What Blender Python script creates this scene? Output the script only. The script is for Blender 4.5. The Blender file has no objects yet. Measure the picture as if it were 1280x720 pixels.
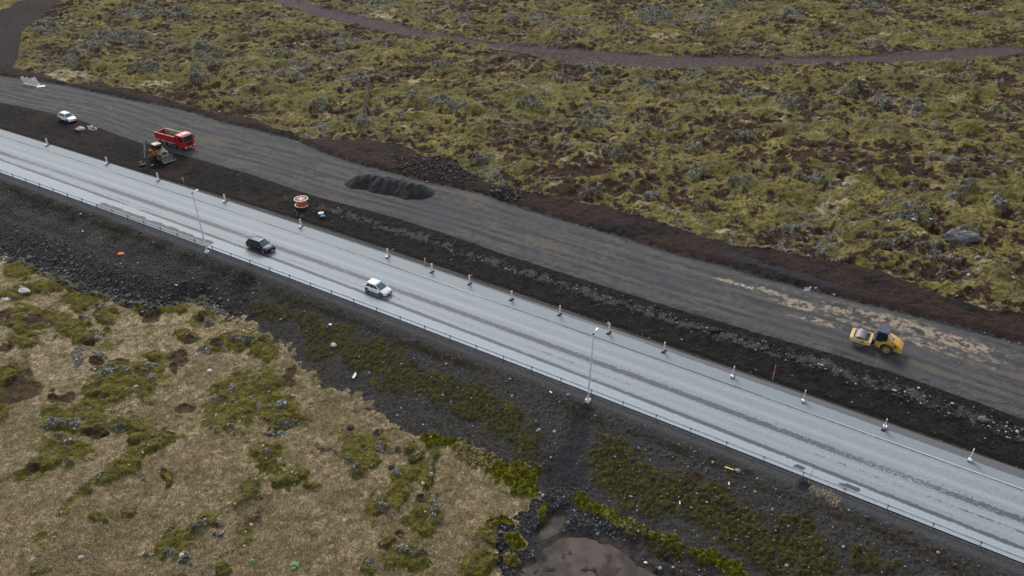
import bpy, bmesh, math, random
import numpy as np
from mathutils import Vector, Matrix
random.seed(7); rng = np.random.default_rng(7)
scene = bpy.context.scene
C = scene.collection
R = math.radians
# ------------------------------------------------------------------ camera
F, HC = 960.0, 58.0
PITCH = R(32.58)
cp, sp_ = math.cos(PITCH), math.sin(PITCH)
cam = bpy.data.cameras.new('camera'); co = bpy.data.objects.new('camera', cam); C.objects.link(co)
co.location = (0, 0, HC); co.rotation_euler = (math.pi/2 - PITCH, 0, 0)
cam.sensor_width = 36; cam.lens = 27.0; cam.clip_start = 1; cam.clip_end = 20000
scene.camera = co

def bp(u, v, z=0.0):
    """point of the place at height z seen at a spot of the survey photograph"""
    u = np.asarray(u, float); v = np.asarray(v, float)
    X = (u-640)/F; Y = (v-360)/F
    dz = -sp_ - Y*cp; dy = cp - Y*sp_
    t = (z-HC)/dz
    return X*t, dy*t
def P(u, v, z=0.0):
    x, y = bp(u, v, z); return Vector((float(x), float(y), float(z)))
def proj(x, y, z):
    zc = y*cp + (HC-z)*sp_
    yc = -y*sp_ + (HC-z)*cp
    zc = np.maximum(zc, 1.0)
    return 640 + F*x/zc, 360 + F*yc/zc

# ------------------------------------------------------------------ road frame
gx = np.array([0, 320, 640, 960, 1280.]); gy = np.array([216, 332.5, 454, 579.5, 705.])
wx, wy = bp(gx, gy)
ANG = R(-31.75)
D = np.array([math.cos(ANG), math.sin(ANG)]); N = np.array([-D[1], D[0]])
O = np.array([wx[2], wy[2]])
def st_raw(x, y):
    return (x-O[0])*D[0]+(y-O[1])*D[1], (x-O[0])*N[0]+(y-O[1])*N[1]
s_, t_ = st_raw(wx, wy)
QC = np.polyfit(s_, t_, 2)
def qoff(s):
    s = np.clip(s, -170, 120)
    return np.polyval(QC, s)
def st(x, y):
    s, t = st_raw(x, y); return s, t - qoff(s)
def xy(s, t):
    tt = t + qoff(np.asarray(s, float))
    return O[0]+s*D[0]+tt*N[0], O[1]+s*D[1]+tt*N[1]
def stp(u, v, z=0.0):
    x, y = bp(u, v, z); return st(x, y)
def line(pts, z=0.0):
    p = np.array(pts, float); s, t = stp(p[:, 0], p[:, 1], z); o = np.argsort(s)
    return s[o], t[o]
lA = line([(0,128),(50,138),(100,150),(150,170),(200,187),(240,197),(320,220),(400,247),(480,268),(560,293),(640,321),(700,340),(760,359),(840,384),(960,420),(1040,442),(1120,467),(1200,495),(1280,524)])
lB = line([(0,95),(60,104),(80,107),(120,116),(160,125),(200,132),(240,141),(280,154),(320,163),(370,176),(400,190),(440,204),(500,219),(540,230),(600,242),(640,257),(700,275),(760,292),(840,317),(900,332),(960,350),(1000,360),(1080,380),(1160,400),(1280,432)])
lC = line([(0,84),(60,97),(85,105),(120,110),(155,112),(190,120),(212,128),(250,137),(287,145),(320,150),(345,163),(382,175),(455,177),(495,182),(515,190),(532,199),(570,203),(582,218),(607,230),(640,236),(677,247),(722,255),(760,262),(790,270),(820,280),(852,290),(890,300),(915,310),(960,315),(1010,325),(1060,331),(1097,340),(1135,355),(1185,375),(1235,392),(1280,397)])
lF = line([(0,320),(25,324),(62,340),(95,359),(137,370),(162,376),(195,384),(220,379),(250,374),(282,391),(320,405),(370,442),(407,477),(450,500),(482,520),(502,535),(545,550),(590,570),(630,592),(680,625),(720,640),(770,665),(830,700),(900,730),(1000,790),(1100,830)], -3.0)
lR = line([(0,268),(60,285),(120,310),(180,335),(215,350),(240,352),(260,350)], -1.2)
def PE(s): return np.interp(s, [-131, -50, -10, 15, 35, 55], [12.8, 12.75, 12.6, 12.25, 12.0, 11.6])
def OU(s): return np.interp(s, [-131, -95, -60, -45, -10, 15, 60], [13.15, 13.0, 13.85, 14.0, 13.8, 13.4, 13.1])
# ------------------------------------------------------------------ noise
def _h(ix, iy, seed):
    h = (ix.astype(np.uint32)*np.uint32(374761393)) ^ (iy.astype(np.uint32)*np.uint32(668265263)) ^ np.uint32((seed*2246822519) & 0xffffffff)
    h = (h ^ (h >> np.uint32(13)))*np.uint32(1274126177)
    h = (h ^ (h >> np.uint32(16)))*np.uint32(2246822519)
    return h ^ (h >> np.uint32(15))
def perlin(x, y, seed=0):
    x0 = np.floor(x).astype(np.int64); y0 = np.floor(y).astype(np.int64)
    fx = (x-x0).astype(np.float32); fy = (y-y0).astype(np.float32)
    ux = fx*fx*fx*(fx*(fx*6-15)+10); uy = fy*fy*fy*(fy*(fy*6-15)+10)
    def g(dx, dy):
        a = _h(x0+dx, y0+dy, seed).astype(np.float32)*np.float32(2*math.pi/4294967296.0)
        return np.cos(a)*(fx-dx)+np.sin(a)*(fy-dy)
    a = g(0, 0); b = g(1, 0); a = a+(b-a)*ux
    c = g(0, 1); d = g(1, 1); c = c+(d-c)*ux
    return (a+(c-a)*uy)*1.4
def fbm(x, y, sc, octv=4, seed=0, gain=.5):
    r = 0; a = 1; n = 0
    for i in range(octv):
        k = 2.03**i/sc
        r = r + a*perlin(x*k+i*17.3, y*k-i*9.1, seed+i); n += a; a *= gain
    return r/n
def cells(x, y, sc, seed=0):
    """distance to the nearest jittered point, and its own random value"""
    x = x/sc; y = y/sc
    x0 = np.floor(x).astype(np.int64); y0 = np.floor(y).astype(np.int64)
    best = np.full(x.shape, 9., np.float32); val = np.zeros(x.shape, np.float32)
    for i in (-1, 0, 1):
        for j in (-1, 0, 1):
            h = _h(x0+i, y0+j, seed)
            jx = (h & np.uint32(1023))/1023.; jy = ((h >> np.uint32(10)) & np.uint32(1023))/1023.
            d = (x0+i+jx-x)**2+(y0+j+jy-y)**2
            m = d < best
            best = np.where(m, d, best); val = np.where(m, ((h >> np.uint32(20)) & np.uint32(1023))/1023., val)
    return np.sqrt(best), val
def sm(a, b, x):
    t = np.clip((x-a)/(b-a), 0, 1); return t*t*(3-2*t)

# ------------------------------------------------------------------ feature surveys (photo spots, read as places on the ground)
ROCKS = [(155,48,48,10,5),(90,70,12,8,-20),(85,80,12,6,0),(60,38,22,10,0),(260,70,28,13,20),(245,95,8,16,0),(185,88,20,6,0),(160,20,14,8,0),(215,18,34,5,0),(120,60,25,6,-15),
 (480,5,18,4,0),(640,25,12,8,0),(580,25,15,6,0),(405,45,9,3,0),(550,85,13,6,0),(515,120,6,11,-20),(560,132,28,7,12),(400,135,16,6,0),(460,125,3,26,5),(455,155,12,9,0),(350,68,22,5,0),
 (670,85,9,4,0),(700,100,13,5,0),(745,105,11,4,0),(660,132,20,9,0),(810,110,18,9,25),(845,125,12,5,25),(820,22,30,10,15),(880,42,14,5,0),(905,5,20,5,0),(710,42,24,5,0),(780,35,14,6,0),
 (1022,229,50,3.5,13),(1200,240,20,8,-20),(1247,257,14,12,40),(1205,292,20,8,0),(1145,277,38,3,12),(1067,216,34,3,12),(1142,235,10,5,0),(1105,310,20,4,10),(1177,340,7,9,20),(1237,320,6,4,0),
 (1100,130,15,8,20),(1257,145,24,3,18),(980,132,16,8,20),(1065,110,12,5,0),(1247,110,9,5,0),(1210,83,7,6,0),(1022,85,12,4,0),(1232,20,20,3,0),(1147,140,11,8,0),(990,20,20,6,0),(1060,120,18,4,10),
 (775,199,16,5,0),(872,217,13,9,0),(925,232,20,6,0),(815,250,13,5,0),(877,262,16,3,-5),(672,242,9,4,0),(740,245,14,5,0),(870,185,10,8,0),(730,160,14,6,0),(930,170,16,6,0),(600,200,13,6,0),(640,175,12,6,0),
 (125,420,6,12,45),(99,447,7,17,0),(107,399,9,4,0),(130,385,6,4,0),(135,467,15,5,-20),(160,467,7,4,0),(192,460,11,6,0),(192,475,7,6,0),(125,445,11,4,20),(262,404,11,4,0),(257,440,11,6,0),(305,427,20,4,0),
 (65,532,19,5,-10),(95,532,15,5,0),(148,538,12,3,0),(292,490,6,5,0),(288,537,9,3,0),(75,545,9,5,0),(87,558,9,3,0),(90,580,6,4,0),(185,695,9,4,0),(232,700,14,6,-35),(272,670,9,4,0),(252,659,16,3,-25),(215,695,7,5,0),
 (445,588,8,5,-40),(475,562,6,5,0),(435,577,5,3,0),(500,597,5,7,0),(482,637,8,5,0),(541,590,3,18,0),(542,640,5,20,8),(546,625,3,9,0),(505,692,12,4,0),(525,695,12,3,-20),(465,708,7,5,0),(345,543,16,4,0),(352,510,9,5,0),(360,532,14,4,0),(325,512,4,7,0),(335,570,6,3,0)]
MOSS = [(32,400,34,18,0),(107,375,22,12,0),(15,368,24,9,0),(82,405,22,12,0),(100,418,20,12,0),(135,397,12,12,0),(190,385,28,10,0),(217,387,18,6,0),(255,397,16,10,0),(230,420,15,6,0),(285,430,38,13,-8),(325,425,18,8,0),
 (160,477,52,25,0),(140,492,30,14,0),(195,447,13,7,0),(8,470,16,14,0),(90,522,44,15,0),(165,532,34,10,0),(295,512,46,30,-20),(300,485,28,12,0),(57,580,30,12,-15),(82,565,28,15,0),(185,548,22,10,0),(165,578,68,8,-30),
 (122,650,15,10,0),(160,645,11,6,0),(217,682,32,17,-35),(240,662,32,8,-25),(308,617,30,8,-40),(275,712,18,9,0),(207,600,8,9,0),(335,570,20,16,0),(460,563,30,20,-30),(455,582,20,12,0),(512,570,11,9,0),(505,602,24,14,-35),
 (492,622,27,15,-35),(540,570,12,22,0),(537,595,12,18,0),(540,640,10,27,0),(525,652,15,22,0),(482,680,13,7,0),(505,700,32,16,0),(460,710,9,12,0),(620,670,32,14,0),(597,705,22,12,0),(332,437,16,16,0),(335,485,22,22,0),
 (345,510,27,20,0),(357,527,32,9,0),(350,600,16,12,0),(375,590,14,9,-20),(390,610,13,6,0),(60,360,30,8,0),(25,340,26,8,0),(5,520,8,8,0),(115,535,20,12,0),(30,425,26,8,0)]
YEL = [(542,551,18,8,0),(585,568,32,14,25),(620,584,30,14,25),(636,597,22,13,0),(652,596,22,18,45),(657,614,20,10,0),(648,678,16,9,0),(679,645,6,20,0),(732,627,24,9,30),(760,643,27,10,35),(795,663,30,12,30),(832,682,30,13,35),(882,696,24,12,20),(908,711,30,11,30),(560,552,30,6,8),(640,700,14,8,0),(625,655,20,8,0)]
EMB = [(430,435,26,18,20),(480,450,46,20,20),(540,480,46,22,22),(600,505,40,20,28),(640,530,30,18,30),(780,590,50,34,32),(860,625,60,30,32),(930,670,60,32,28),(1000,690,60,32,22),(332,385,20,14,0),(357,392,18,12,20),(390,410,24,18,0),(420,420,26,14,0),(460,447,32,19,20),(495,465,42,22,20),(520,472,36,20,20),(557,485,32,18,25),(590,507,27,20,30),(625,520,18,16,30),(400,440,16,8,0),
 (760,570,27,18,30),(780,597,38,22,30),(802,622,36,20,30),(850,602,15,13,0),(890,612,17,15,0),(877,640,36,25,30),(915,648,42,28,30),(940,668,37,25,30),(662,555,22,15,0),(665,572,18,10,0),(985,665,32,28,30),(1022,692,28,20,0),(1085,698,26,15,0),(1115,712,18,9,0),(640,545,26,16,30),(1000,700,40,26,20),(960,700,50,20,20)]
HEATH = [(190,395,16,9,0),(148,453,14,5,0),(120,452,9,5,0),(110,428,9,6,0),(225,445,13,10,0),(217,460,9,9,0),(20,492,36,17,-20),(32,468,11,5,0),(77,497,13,8,0),(232,512,13,9,0),(277,502,16,8,0),(272,432,9,6,0),(175,468,11,5,0),(5,395,12,10,0),
 (5,435,14,9,0),(120,545,13,9,0),(40,587,7,6,0),(205,543,13,6,0),(270,657,7,5,0),(470,548,7,9,0),(530,625,9,7,0),(250,400,12,6,0),(240,425,12,4,-10),(160,383,14,4,0),(360,470,10,12,30),(500,670,8,6,0),(612,655,8,4,0),(868,597,9,6,0),(880,620,14,6,0),(410,430,14,7,0),(45,402,14,7,0)]
STRAW = [(85,95,24,7,0),(195,105,20,5,0),(100,30,14,4,0),(375,55,16,5,0),(512,140,16,5,0),(515,100,7,7,0),(737,200,22,6,-20),(792,220,13,4,0),(860,247,13,4,0),(902,290,9,4,0),(847,265,9,3,35),(1055,227,17,6,15),(1040,257,22,5,-10),(1190,202,28,3,0),(1000,297,9,4,0),(1191,257,7,7,0),(830,45,18,3,0),(480,20,22,3,15),(560,36,20,3,15),(60,120,16,4,0),(1032,622,16,8,30),(900,570,16,6,25),(690,620,8,6,0)]
def blobs(u, v, lst, wu, wv):
    out = np.zeros(u.shape, np.float32)
    for (a, b, rx, ry, an) in lst:
        m = (np.abs(u-a) < 2.2*max(rx, ry)) & (np.abs(v-b) < 2.2*max(rx, ry))
        if not m.any(): continue
        k = max(min(ry, 10)/10, .35)
        dx = u[m]-a+wu[m]*k; dy = v[m]-b+wv[m]*k; c, s = math.cos(R(an)), math.sin(R(an))
        r = np.sqrt(((dx*c+dy*s)/rx)**2+((-dx*s+dy*c)/ry)**2)
        out[m] = np.maximum(out[m], np.clip(1.5-r, 0, 1))
    return out      # 0.5 on the outline

# ------------------------------------------------------------------ base relief
def base_z(x, y):
    s, t = st(x, y)
    tA = np.interp(s, *lA); tB = np.interp(s, *lB); tC = np.interp(s, *lC); tF = np.interp(s, *lF)
    tF = np.minimum(tF, -5.0)
    z = np.zeros_like(x)
    # near bank down to the old lava
    edge = -1.3
    k = np.clip((edge-t)/(edge-tF), 0, 1)
    left = sm(-42, -56, s)                                  # terrace of dumped gravel on the left
    zl = -1.0*sm(0, .3, k) - 2.2*sm(.55, 1.0, k)
    zr = -3.0*k
    z = np.where(t < edge, zl*left+zr*(1-left), z)
    beyond = np.clip(tF-t, 0, 200)
    z = np.where(t < tF, z - .25*sm(0, 6, beyond) + left*.5*sm(0, 12, beyond), z)
    # highway bed, ditch, new road
    ou = OU(s); far = t-ou
    dz = -.75*sm(0.0, .6, far)
    up = sm(0.15, 1.0, (t-ou-1.3)/np.maximum(tA-ou-1.3, 1))
    z = np.where(t > ou, dz*(1-up)+0.0*up, z)
    z = np.where(t > tA, 0.0, z)
    inroad = sm(0, 2.5, t-tA)*sm(0, 2.5, tB-t)
    z = z + .10*inroad
    # lava field beyond rises a little
    b2 = t-tC
    lav = sm(0, 25, b2)
    z = z + lav*(0.4+1.1*fbm(x, y, 45, 3, 31)) + .35*sm(tB, tB+1.6, t)*sm(tC+1.5, tC-.3, t)
    lo = sm(0, 10, tF-t)
    z = z + lo*.5*fbm(x, y, 22, 2, 37)
    return z, s, t, tA, tB, tC, tF

# ------------------------------------------------------------------ ground grid
ys = [-60, -30, -5, 12, 22, 28]; y = 32.
while y < 300:
    zc = y*cp+HC*sp_; y += min(.85*zc*zc/(F*HC), .42); ys.append(y)
st_ = .5
while y < 9000:
    y += st_; st_ *= 1.14; ys.append(y)
ys = np.array(ys)
uc = np.linspace(-1.08, 1.08, 1400)
ex = []; e = uc[-1]; d_ = uc[1]-uc[0]
while e < 5: d_ *= 1.13; e += d_; ex.append(e)
ex = np.array(ex); us = np.concatenate([-ex[::-1], uc, ex])
hw = np.maximum(.56*ys+21, 30)
X = (us[None, :]*hw[:, None]); Y = np.repeat(ys[:, None], len(us), 1)
NR, NC = X.shape
x = X.ravel(); y = Y.ravel()
z, s, t, tA, tB, tC, tF = base_z(x, y)
U, V = proj(x, y, z)
wu = 22*fbm(x, y, 3.0, 3, 11).astype(np.float32); wv = 18*fbm(x, y, 2.6, 3, 12).astype(np.float32)
near = sm(140, 60, y)
wu *= (.45+.55*near); wv *= (.25+.75*near)
Brock = blobs(U, V, ROCKS, wu*.5, wv*.5); Bmoss = blobs(U, V, MOSS, wu, wv); Byel = blobs(U, V, YEL, wu*.7, wv*.7)
Bemb = blobs(U, V, EMB, wu*1.5, wv*1.5); Bhea = blobs(U, V, HEATH, wu*.8, wv*.8); Bstr = blobs(U, V, STRAW, wu, wv)
n1 = fbm(x, y, 1.1, 3, 51); n2 = fbm(x, y, 4.0, 4, 52); n3 = fbm(x, y, 14., 3, 53); nf = fbm(x, y, .45, 2, 54)
edgeN = .9*n2+.5*n1
# top track as a band between two surveyed lines
tu = line([(377,0),(420,11),(480,24),(520,35),(560,42),(600,48),(640,54),(690,57),(740,62),(800,66),(880,69),(960,70),(1060,69),(1120,65),(1200,59),(1280,56),(1340,54)], .4)
def uline(pts):
    p = np.array(pts, float); return p[:, 0], p[:, 1]
TU = uline([(200,-60),(300,-24),(377,0),(420,11),(480,24),(520,35),(560,42),(600,48),(640,54),(690,57),(740,62),(800,66),(880,69),(960,70),(1060,69),(1120,65),(1200,59),(1280,56),(1500,40)])
TL = uline([(150,-60),(250,-30),(337,0),(360,8),(400,22),(440,30),(500,42),(560,49),(600,56),(640,63),(690,71),(715,76),(760,80),(840,84),(915,84),(960,81),(1035,78),(1120,77),(1200,74),(1280,67),(1500,52)])
upv = np.interp(U, *TU); lov = np.interp(U, *TL)
ok = (y > 150) & (y < 600)
trk = np.where(ok, np.minimum(V-upv, lov-V)/4.0, -5) + 1.1*edgeN      # >0 inside
track = np.clip(.5+trk, 0, 1)
# the second dark track in the far left corner
TU2 = uline([(-60,60),(0,14),(40,-4),(75,-22)]); TL2 = uline([(-60,130),(0,94),(14,90),(22,72),(27,42),(45,27),(62,13),(76,0),(100,-20)])
t2 = np.minimum(V-np.interp(U, *TU2), np.interp(U, *TL2)-V)/6.0
t2 = np.where((y > 120) & (U < 100), t2, -5)+.8*edgeN
corner = np.clip(.5+t2-.9*np.clip(n2-.12, 0, 1), 0, 1)
# zones
lavaup = np.clip(.5+(t-tC)/1.2+.9*edgeN, 0, 1)
low = np.clip(.5+(tF-t)/1.3+1.9*edgeN, 0, 1)
inroad = np.clip(.5+np.minimum(t-tA, tB-t)/.8+.5*edgeN, 0, 1)
berm = np.clip(.5+np.minimum(t-tB, tC-t+1)/1.0+.5*edgeN, 0, 1)
bank = ((t < 0.5) & (t > tF-1)).astype(np.float32)
ditch = ((t > 12.0) & (t <= tA+1)).astype(np.float32)

humq = fbm(x, y, 5.5, 3, 25)
# ---- rock, moss, heather, straw weights (0.5 = outline)
ridge = 1-np.abs(fbm(x+2*n2, y+2*n2, 7.0, 3, 61))*2.6
ridge2 = 1-np.abs(fbm(x-y*.3, y, 11.0, 3, 64))*3.2
n4 = fbm(x, y, 30., 3, 55)
rockup = .5+1.0*(ridge*.6+ridge2*.4-1.0)+.85*n1+.6*n3+.8*n4
rockw = np.where(lavaup > .5, np.maximum(np.clip(rockup, 0, .9)*.92, Brock*(.72+.5*nf+1.0*n1+.3*n2)), Brock*(.85+.4*nf))
rockw = rockw*np.maximum(lavaup, low)*(1-track)*(1-corner)
patch, pv = cells(x+1.0*n2, (y+1.0*n1)*.8, 1.8, 71)
hea_up = .5+.50*(pv-.50)+.8*(.44-patch)+.35*n2+.55*n3+.70*n1-.65*humq+.65*fbm(x, y, 26., 3, 56)-.03
hea_lo = .5+.9*(n2-.42)+.3*(n1)
heaw = np.where(lavaup > .5, hea_up+.02, np.maximum(Bhea+.1*nf, np.clip(hea_lo, 0, 1)))
str_up = .5+1.0*(fbm(x, y, 6., 4, 81)-.36)
strw = np.where(lavaup > .5, np.maximum(str_up, Bstr), np.clip(.84-(Bmoss-.1)*.85+.30*n1+.30*n2-1.7*np.clip(fbm(x, y, 6., 4, 84)-.08, 0, 1), 0, 1))
mossg = fbm(x, y, 9., 4, 83)*.5+.5
craggy_c, craggy_v = cells(x+.3*n1, y+.3*n1, 1.1, 91)
crag2, cragv2 = cells(x, y, .5, 92)
# ---- relief
zone = np.maximum(lavaup*(t > tB), low*(t < tF+2))*(1-track)*(1-corner)
rk = sm(.35, .8, rockw)
hum = np.abs(fbm(x, y, 3.4, 3, 21))
hum2 = fbm(x, y, 5.5, 3, 25)
hummock = (.48*(.35-hum)*2+.36*fbm(x, y, 1.2, 4, 22, .6)+1.3*fbm(x, y, 9, 3, 23)+1.0*hum2)
fine = .10*nf
far_amp = 1.0
z = z + zone*(t > tB)*(hummock*far_amp+.12*nf)
z = z + zone*(t < tF+2)*(.30*fbm(x, y, 5, 3, 24)+.12*(n1)+.07*nf + .55*sm(.3, .9, Bmoss)*(1+.5*n1))
rsc = np.where(t > 0, .85, .42)
big, bigv = cells(x+.5*n1, y+.5*n1, 2.6, 93)
z = z + zone*sm(.3, .9, Brock)*(t > 0)*(1.3*bigv*(1-.6*big)-.1)
z = z + zone*rk*rsc*(.24*craggy_v+.25*(1-craggy_c)+.12*(cragv2-.4)+.65*np.clip(Brock-.3, 0, 1)+.12)
z = z + zone*sm(.55, .9, heaw)*-.14
tus, tusv = cells(x+.2*n1, y+.2*n1, .75, 95)
z = z + zone*(t < 0)*(.16*(1-tus)*tusv)*sm(.35, .6, strw)
z = z + berm*(t > tB)*(t < tC+2)*(.28*n2+.18*n1+.22)*(1-zone)
z = z + bank*sm(-1.2, -2.5, t)*(.14*n1+.10*nf+.12*n2) + bank*sm(.4, .9, Bemb)*(.14+.14*nf)
rip = sm(-36, -46, s)*bank*sm(.45, .6, (-1.3-t)/(-1.3-tF))
z = z + rip*(.20*(1-crag2)*cragv2+.12*(1-craggy_c)*craggy_v)
z = z + ditch*sm(14.3, 15.2, t)*(.13*n1+.09*nf+.10*n2)
z = z + sm(.3, .9, Byel)*(.22+.25*nf+.2*n1)*(t < 0)
z = z - .35*track*ok + .25*corner*n1
# hole by the rail, pond, stream outlet
def spot(u, v, rx, ry, zz=0., an=0):
    c, s1 = math.cos(R(an)), math.sin(R(an))
    dx, dy = U-u+.25*wu, V-v+.25*wv
    return np.clip(1.5-np.sqrt(((dx*c+dy*s1)/rx)**2+((-dx*s1+dy*c)/ry)**2), 0, 1)
hole = spot(1006, 607, 9, 8)
z = z - hole*.35
pond = np.maximum.reduce([spot(740, 700, 75, 38, an=14), spot(700, 720, 60, 30), spot(690,655,30,14,an=-40)*.9, spot(790,720,90,22,an=20)])
mudr = np.maximum(pond, spot(850, 706, 85, 18, an=27)*.85)
pring = np.clip(np.maximum.reduce([spot(735, 695, 100, 50, an=16), spot(670, 690, 50, 50), spot(690, 640, 40, 26, an=-30), spot(850, 706, 90, 22, an=27)])*(1+.5*n1), 0, 1)*(Byel < .4)
pondw = sm(.25, .8, pond)
z = z*(1-pondw)+pondw*(-3.625+.11*n1+.09*n2)
chan = np.maximum(spot(705, 590, 30, 34, an=10), spot(722, 545, 14, 50, an=15))
z = z - chan*.35*(t < -2)
# levelled bed below the asphalt
bed = sm(-.1, .2, t)*sm(13.1, 12.9, t)
z = np.where((t > -.2) & (t < 13.3), z*(1-bed)+bed*-.12, z)
shn = ((t > -1.3) & (t < 0.2)) | ((t > 12.9) & (t < OU(s)))
z = np.where(shn, z-.03+.03*nf, z)

# ---- colour weights
redsoil = np.clip(.5+.9*n3+.6*n2+.25*((berm > .5)*1.0-.5)*2, 0, 1)
streak = fbm(s*.16, t*1.1, 1.0, 5, 101, .6)*.42+.22*n1+.5
streak2 = fbm(s*.05, t*.45, 1.0, 4, 102)*.5+.12*n1+.5
tr_ = t-tA+.9*fbm(s*.03, s*0, 1., 2, 105)
tyre = sum(a_*np.exp(-((tr_-c_)/w_)**2) for c_, w_, a_ in ((3.6, .35, 1), (5.5, .35, 1), (8.2, .3, .8), (10.1, .3, .8), (12.6, .4, .7), (1.6, .4, .7)))*np.clip(.75+1.1*fbm(s*.12, t*.4, 1., 3, 106), 0, 1)*inroad
streak = streak+.30*tyre-.18*sum(np.exp(-((tr_-c_)/.28)**2) for c_ in (2.9, 4.5, 7.3, 11.2))*inroad
# sand spilled along the new road
SAND = [(965,366,22,3.5,22),(995,380,26,4,14),(1060,388,40,4,14),(1120,402,46,5,14),(1150,412,40,6,16),(1190,425,50,5,16),(1025,402,30,2.5,14),(915,352,20,2,14),(1160,432,20,3,10)]
sand = np.zeros_like(z)
for q in SAND: sand = np.maximum(sand, spot(q[0], q[1], q[2]*1.15, q[3]*1.35, an=q[4]))
sand = np.maximum(sand, .52*spot(1130, 415, 190, 17, an=16))
sand = np.clip(sand*(.62+1.6*(streak-.5)+1.1*n1+.9*nf), 0, 1)*inroad
palefl = np.clip(np.maximum(spot(115,160,9,4), np.maximum(spot(930,357,22,3,an=14), spot(1010,362,12,2)))*(.42+1.9*nf+.5*n1), 0, 1)
edgegrav = np.clip(1.2-np.abs(t-tB+.3)/.9, 0, 1)*(.62+.6*n1+.4*streak) + np.clip(1-np.abs(t-tA-.3)/1.3, 0, 1)*(.45+.6*n1)
edgegrav += np.clip(1.2-np.abs(t-(tA*.62+15.5*.38)-.8*n2)/1.5, 0, 1)*(.62+.9*n1+.5*n2)*sm(-75, -50, s)*(t > 14)
edgegrav += inroad*np.clip(1-np.abs(t-(tA+2.6+.8*n3))/1.0, 0, 1)*sm(10, 40, s)*.9*(.6+.8*n1)
edgegrav = np.clip(edgegrav, 0, 1)*(1-np.maximum(lavaup, low))
black = np.clip(np.maximum.reduce([spot(930,325,32,4,an=18), spot(1010,350,60,4,an=18), chan*(.85+.7*n1+.4*n2)*(t < -2), hole]), 0, 1)
bankveg = np.clip(Bemb*(.85+1.0*n1+.5*nf)+bank*.25*(n2>.15)*n2, 0, 1)
wetm = np.clip(np.maximum(mudr, 0), 0, 1); black = np.maximum(black, pring*.9)
ditchdark = ((t > OU(s)+.1) & (t < 17))*np.clip(1.7-np.abs(t-OU(s)-1.05-.25*n2-.12*n1)/.72, 0, 1)
shoulder = ((t > 12.5) & (t < OU(s)+.05))*1.0+ np.clip(1-np.abs(t+.55)/1.5, 0, 1)
lowgrey = bank*sm(-44, -34, s)*(1.0)      # weathered grey gravel of the old bank
SPOTS = [(504,431.5,4,2.2,0),(524,428,4,2.2,-10),(522,432,2,1.6,0),(526,442,2.2,1.6,0),(537,443,2.4,1.5,0),(544,446,2.8,4,0),(549,450,2.8,3,0),(560,448,3.4,1.8,0),(572,448,2,1.5,0),(573,455,5.4,3,0),(594,462,3,2.6,0),(425,388,5,3,20),(400,380,6,2,15),(470,412,5,2.5,20),(1090,650,6,4,0),(1095,662,5,3,0),(1130,665,8,3,10),(1175,690,10,4,10),(870,597,9,5,0),(845,560,6,4,20),(890,575,6,4,10),(935,590,8,4,20),(350,378,4,2.5,0),(610,462,3,2,0),(640,474,3,2,0)]
spots = blobs(U, V, SPOTS, wu*.25, wv*.2)*(t < -1)
attrs = {
 'wa': np.stack([np.maximum(lavaup, low*(1-sm(.3, .6, pring)*(Byel < .45))), rockw, heaw, strw], 1),
 'wb': np.stack([redsoil*(np.clip(ditch*(.40+.75*sm(-30,-75,s))+berm*.9, 0, 1)), inroad, Byel*(.8+.5*nf), bankveg], 1),
 'wc': np.stack([track, sand, edgegrav, black], 1),
 'wd': np.stack([wetm, ditchdark, np.clip(shoulder, 0, 1), np.maximum(lowgrey*1.0 + .52*bank*(1-rip)*(1-lowgrey)*(.95+.6*n2), 0)], 1),
 'we': np.stack([streak, streak2, mossg, np.clip(palefl, 0, 1)], 1),
 'wf': np.stack([(low > .5)*(t < 5)*1.0, corner, spots, np.clip(rip, 0, 1)], 1),
}
ground_z = z.reshape(NR, NC)
def gz(px, py):
    """height of the finished ground"""
    j = np.clip(np.searchsorted(ys, py)-1, 0, NR-2)
    fy = (py-ys[j])/(ys[j+1]-ys[j])
    h = np.maximum(.56*py+21, 30); uu = px/h
    i = np.clip(np.searchsorted(us, uu)-1, 0, NC-2)
    fx = (uu-us[i])/(us[i+1]-us[i])
    g = ground_z
    return (g[j, i]*(1-fx)+g[j, i+1]*fx)*(1-fy)+(g[j+1, i]*(1-fx)+g[j+1, i+1]*fx)*fy
def atw(name, k, px, py):
    A = attrs[name][:, k].reshape(NR, NC)
    j = np.clip(np.searchsorted(ys, py), 0, NR-1); i = np.clip(np.searchsorted(us, px/np.maximum(.56*py+21, 30)), 0, NC-1)
    return A[j, i]
def G(u, v, z0=None, it=4):
    """where the surveyed spot lies on the finished ground"""
    zz = 0.
    for _ in range(it):
        px, py = bp(u, v, zz); zz = float(gz(np.array([float(px)]), np.array([float(py)]))[0])
        s0, t0 = st(float(px), float(py))
        if 0.1 < t0 < 12.95: zz = 0.0
    return Vector((float(px), float(py), zz))

def mesh_np(name, co_, quads, smooth=True, tri=False):
    k = 3 if tri else 4
    me = bpy.data.meshes.new(name)
    me.vertices.add(len(co_)); me.vertices.foreach_set('co', np.ascontiguousarray(co_, np.float32).ravel())
    me.loops.add(quads.size); me.loops.foreach_set('vertex_index', np.ascontiguousarray(quads, np.int32).ravel())
    me.polygons.add(len(quads)); me.polygons.foreach_set('loop_start', np.arange(0, quads.size, k, dtype=np.int32))
    me.polygons.foreach_set('loop_total', np.full(len(quads), k, np.int32))
    if smooth: me.polygons.foreach_set('use_smooth', np.ones(len(quads), bool))
    me.update(calc_edges=True)
    return me
def add_attr(me, name, arr):
    a = me.color_attributes.new(name, 'FLOAT_COLOR', 'POINT')
    a.data.foreach_set('color', np.ascontiguousarray(arr, np.float32).ravel())
def link(name, me, mat=None, parent=None):
    o = bpy.data.objects.new(name, me); C.objects.link(o)
    if mat: me.materials.append(mat)
    if parent: o.parent = parent
    return o

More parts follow.
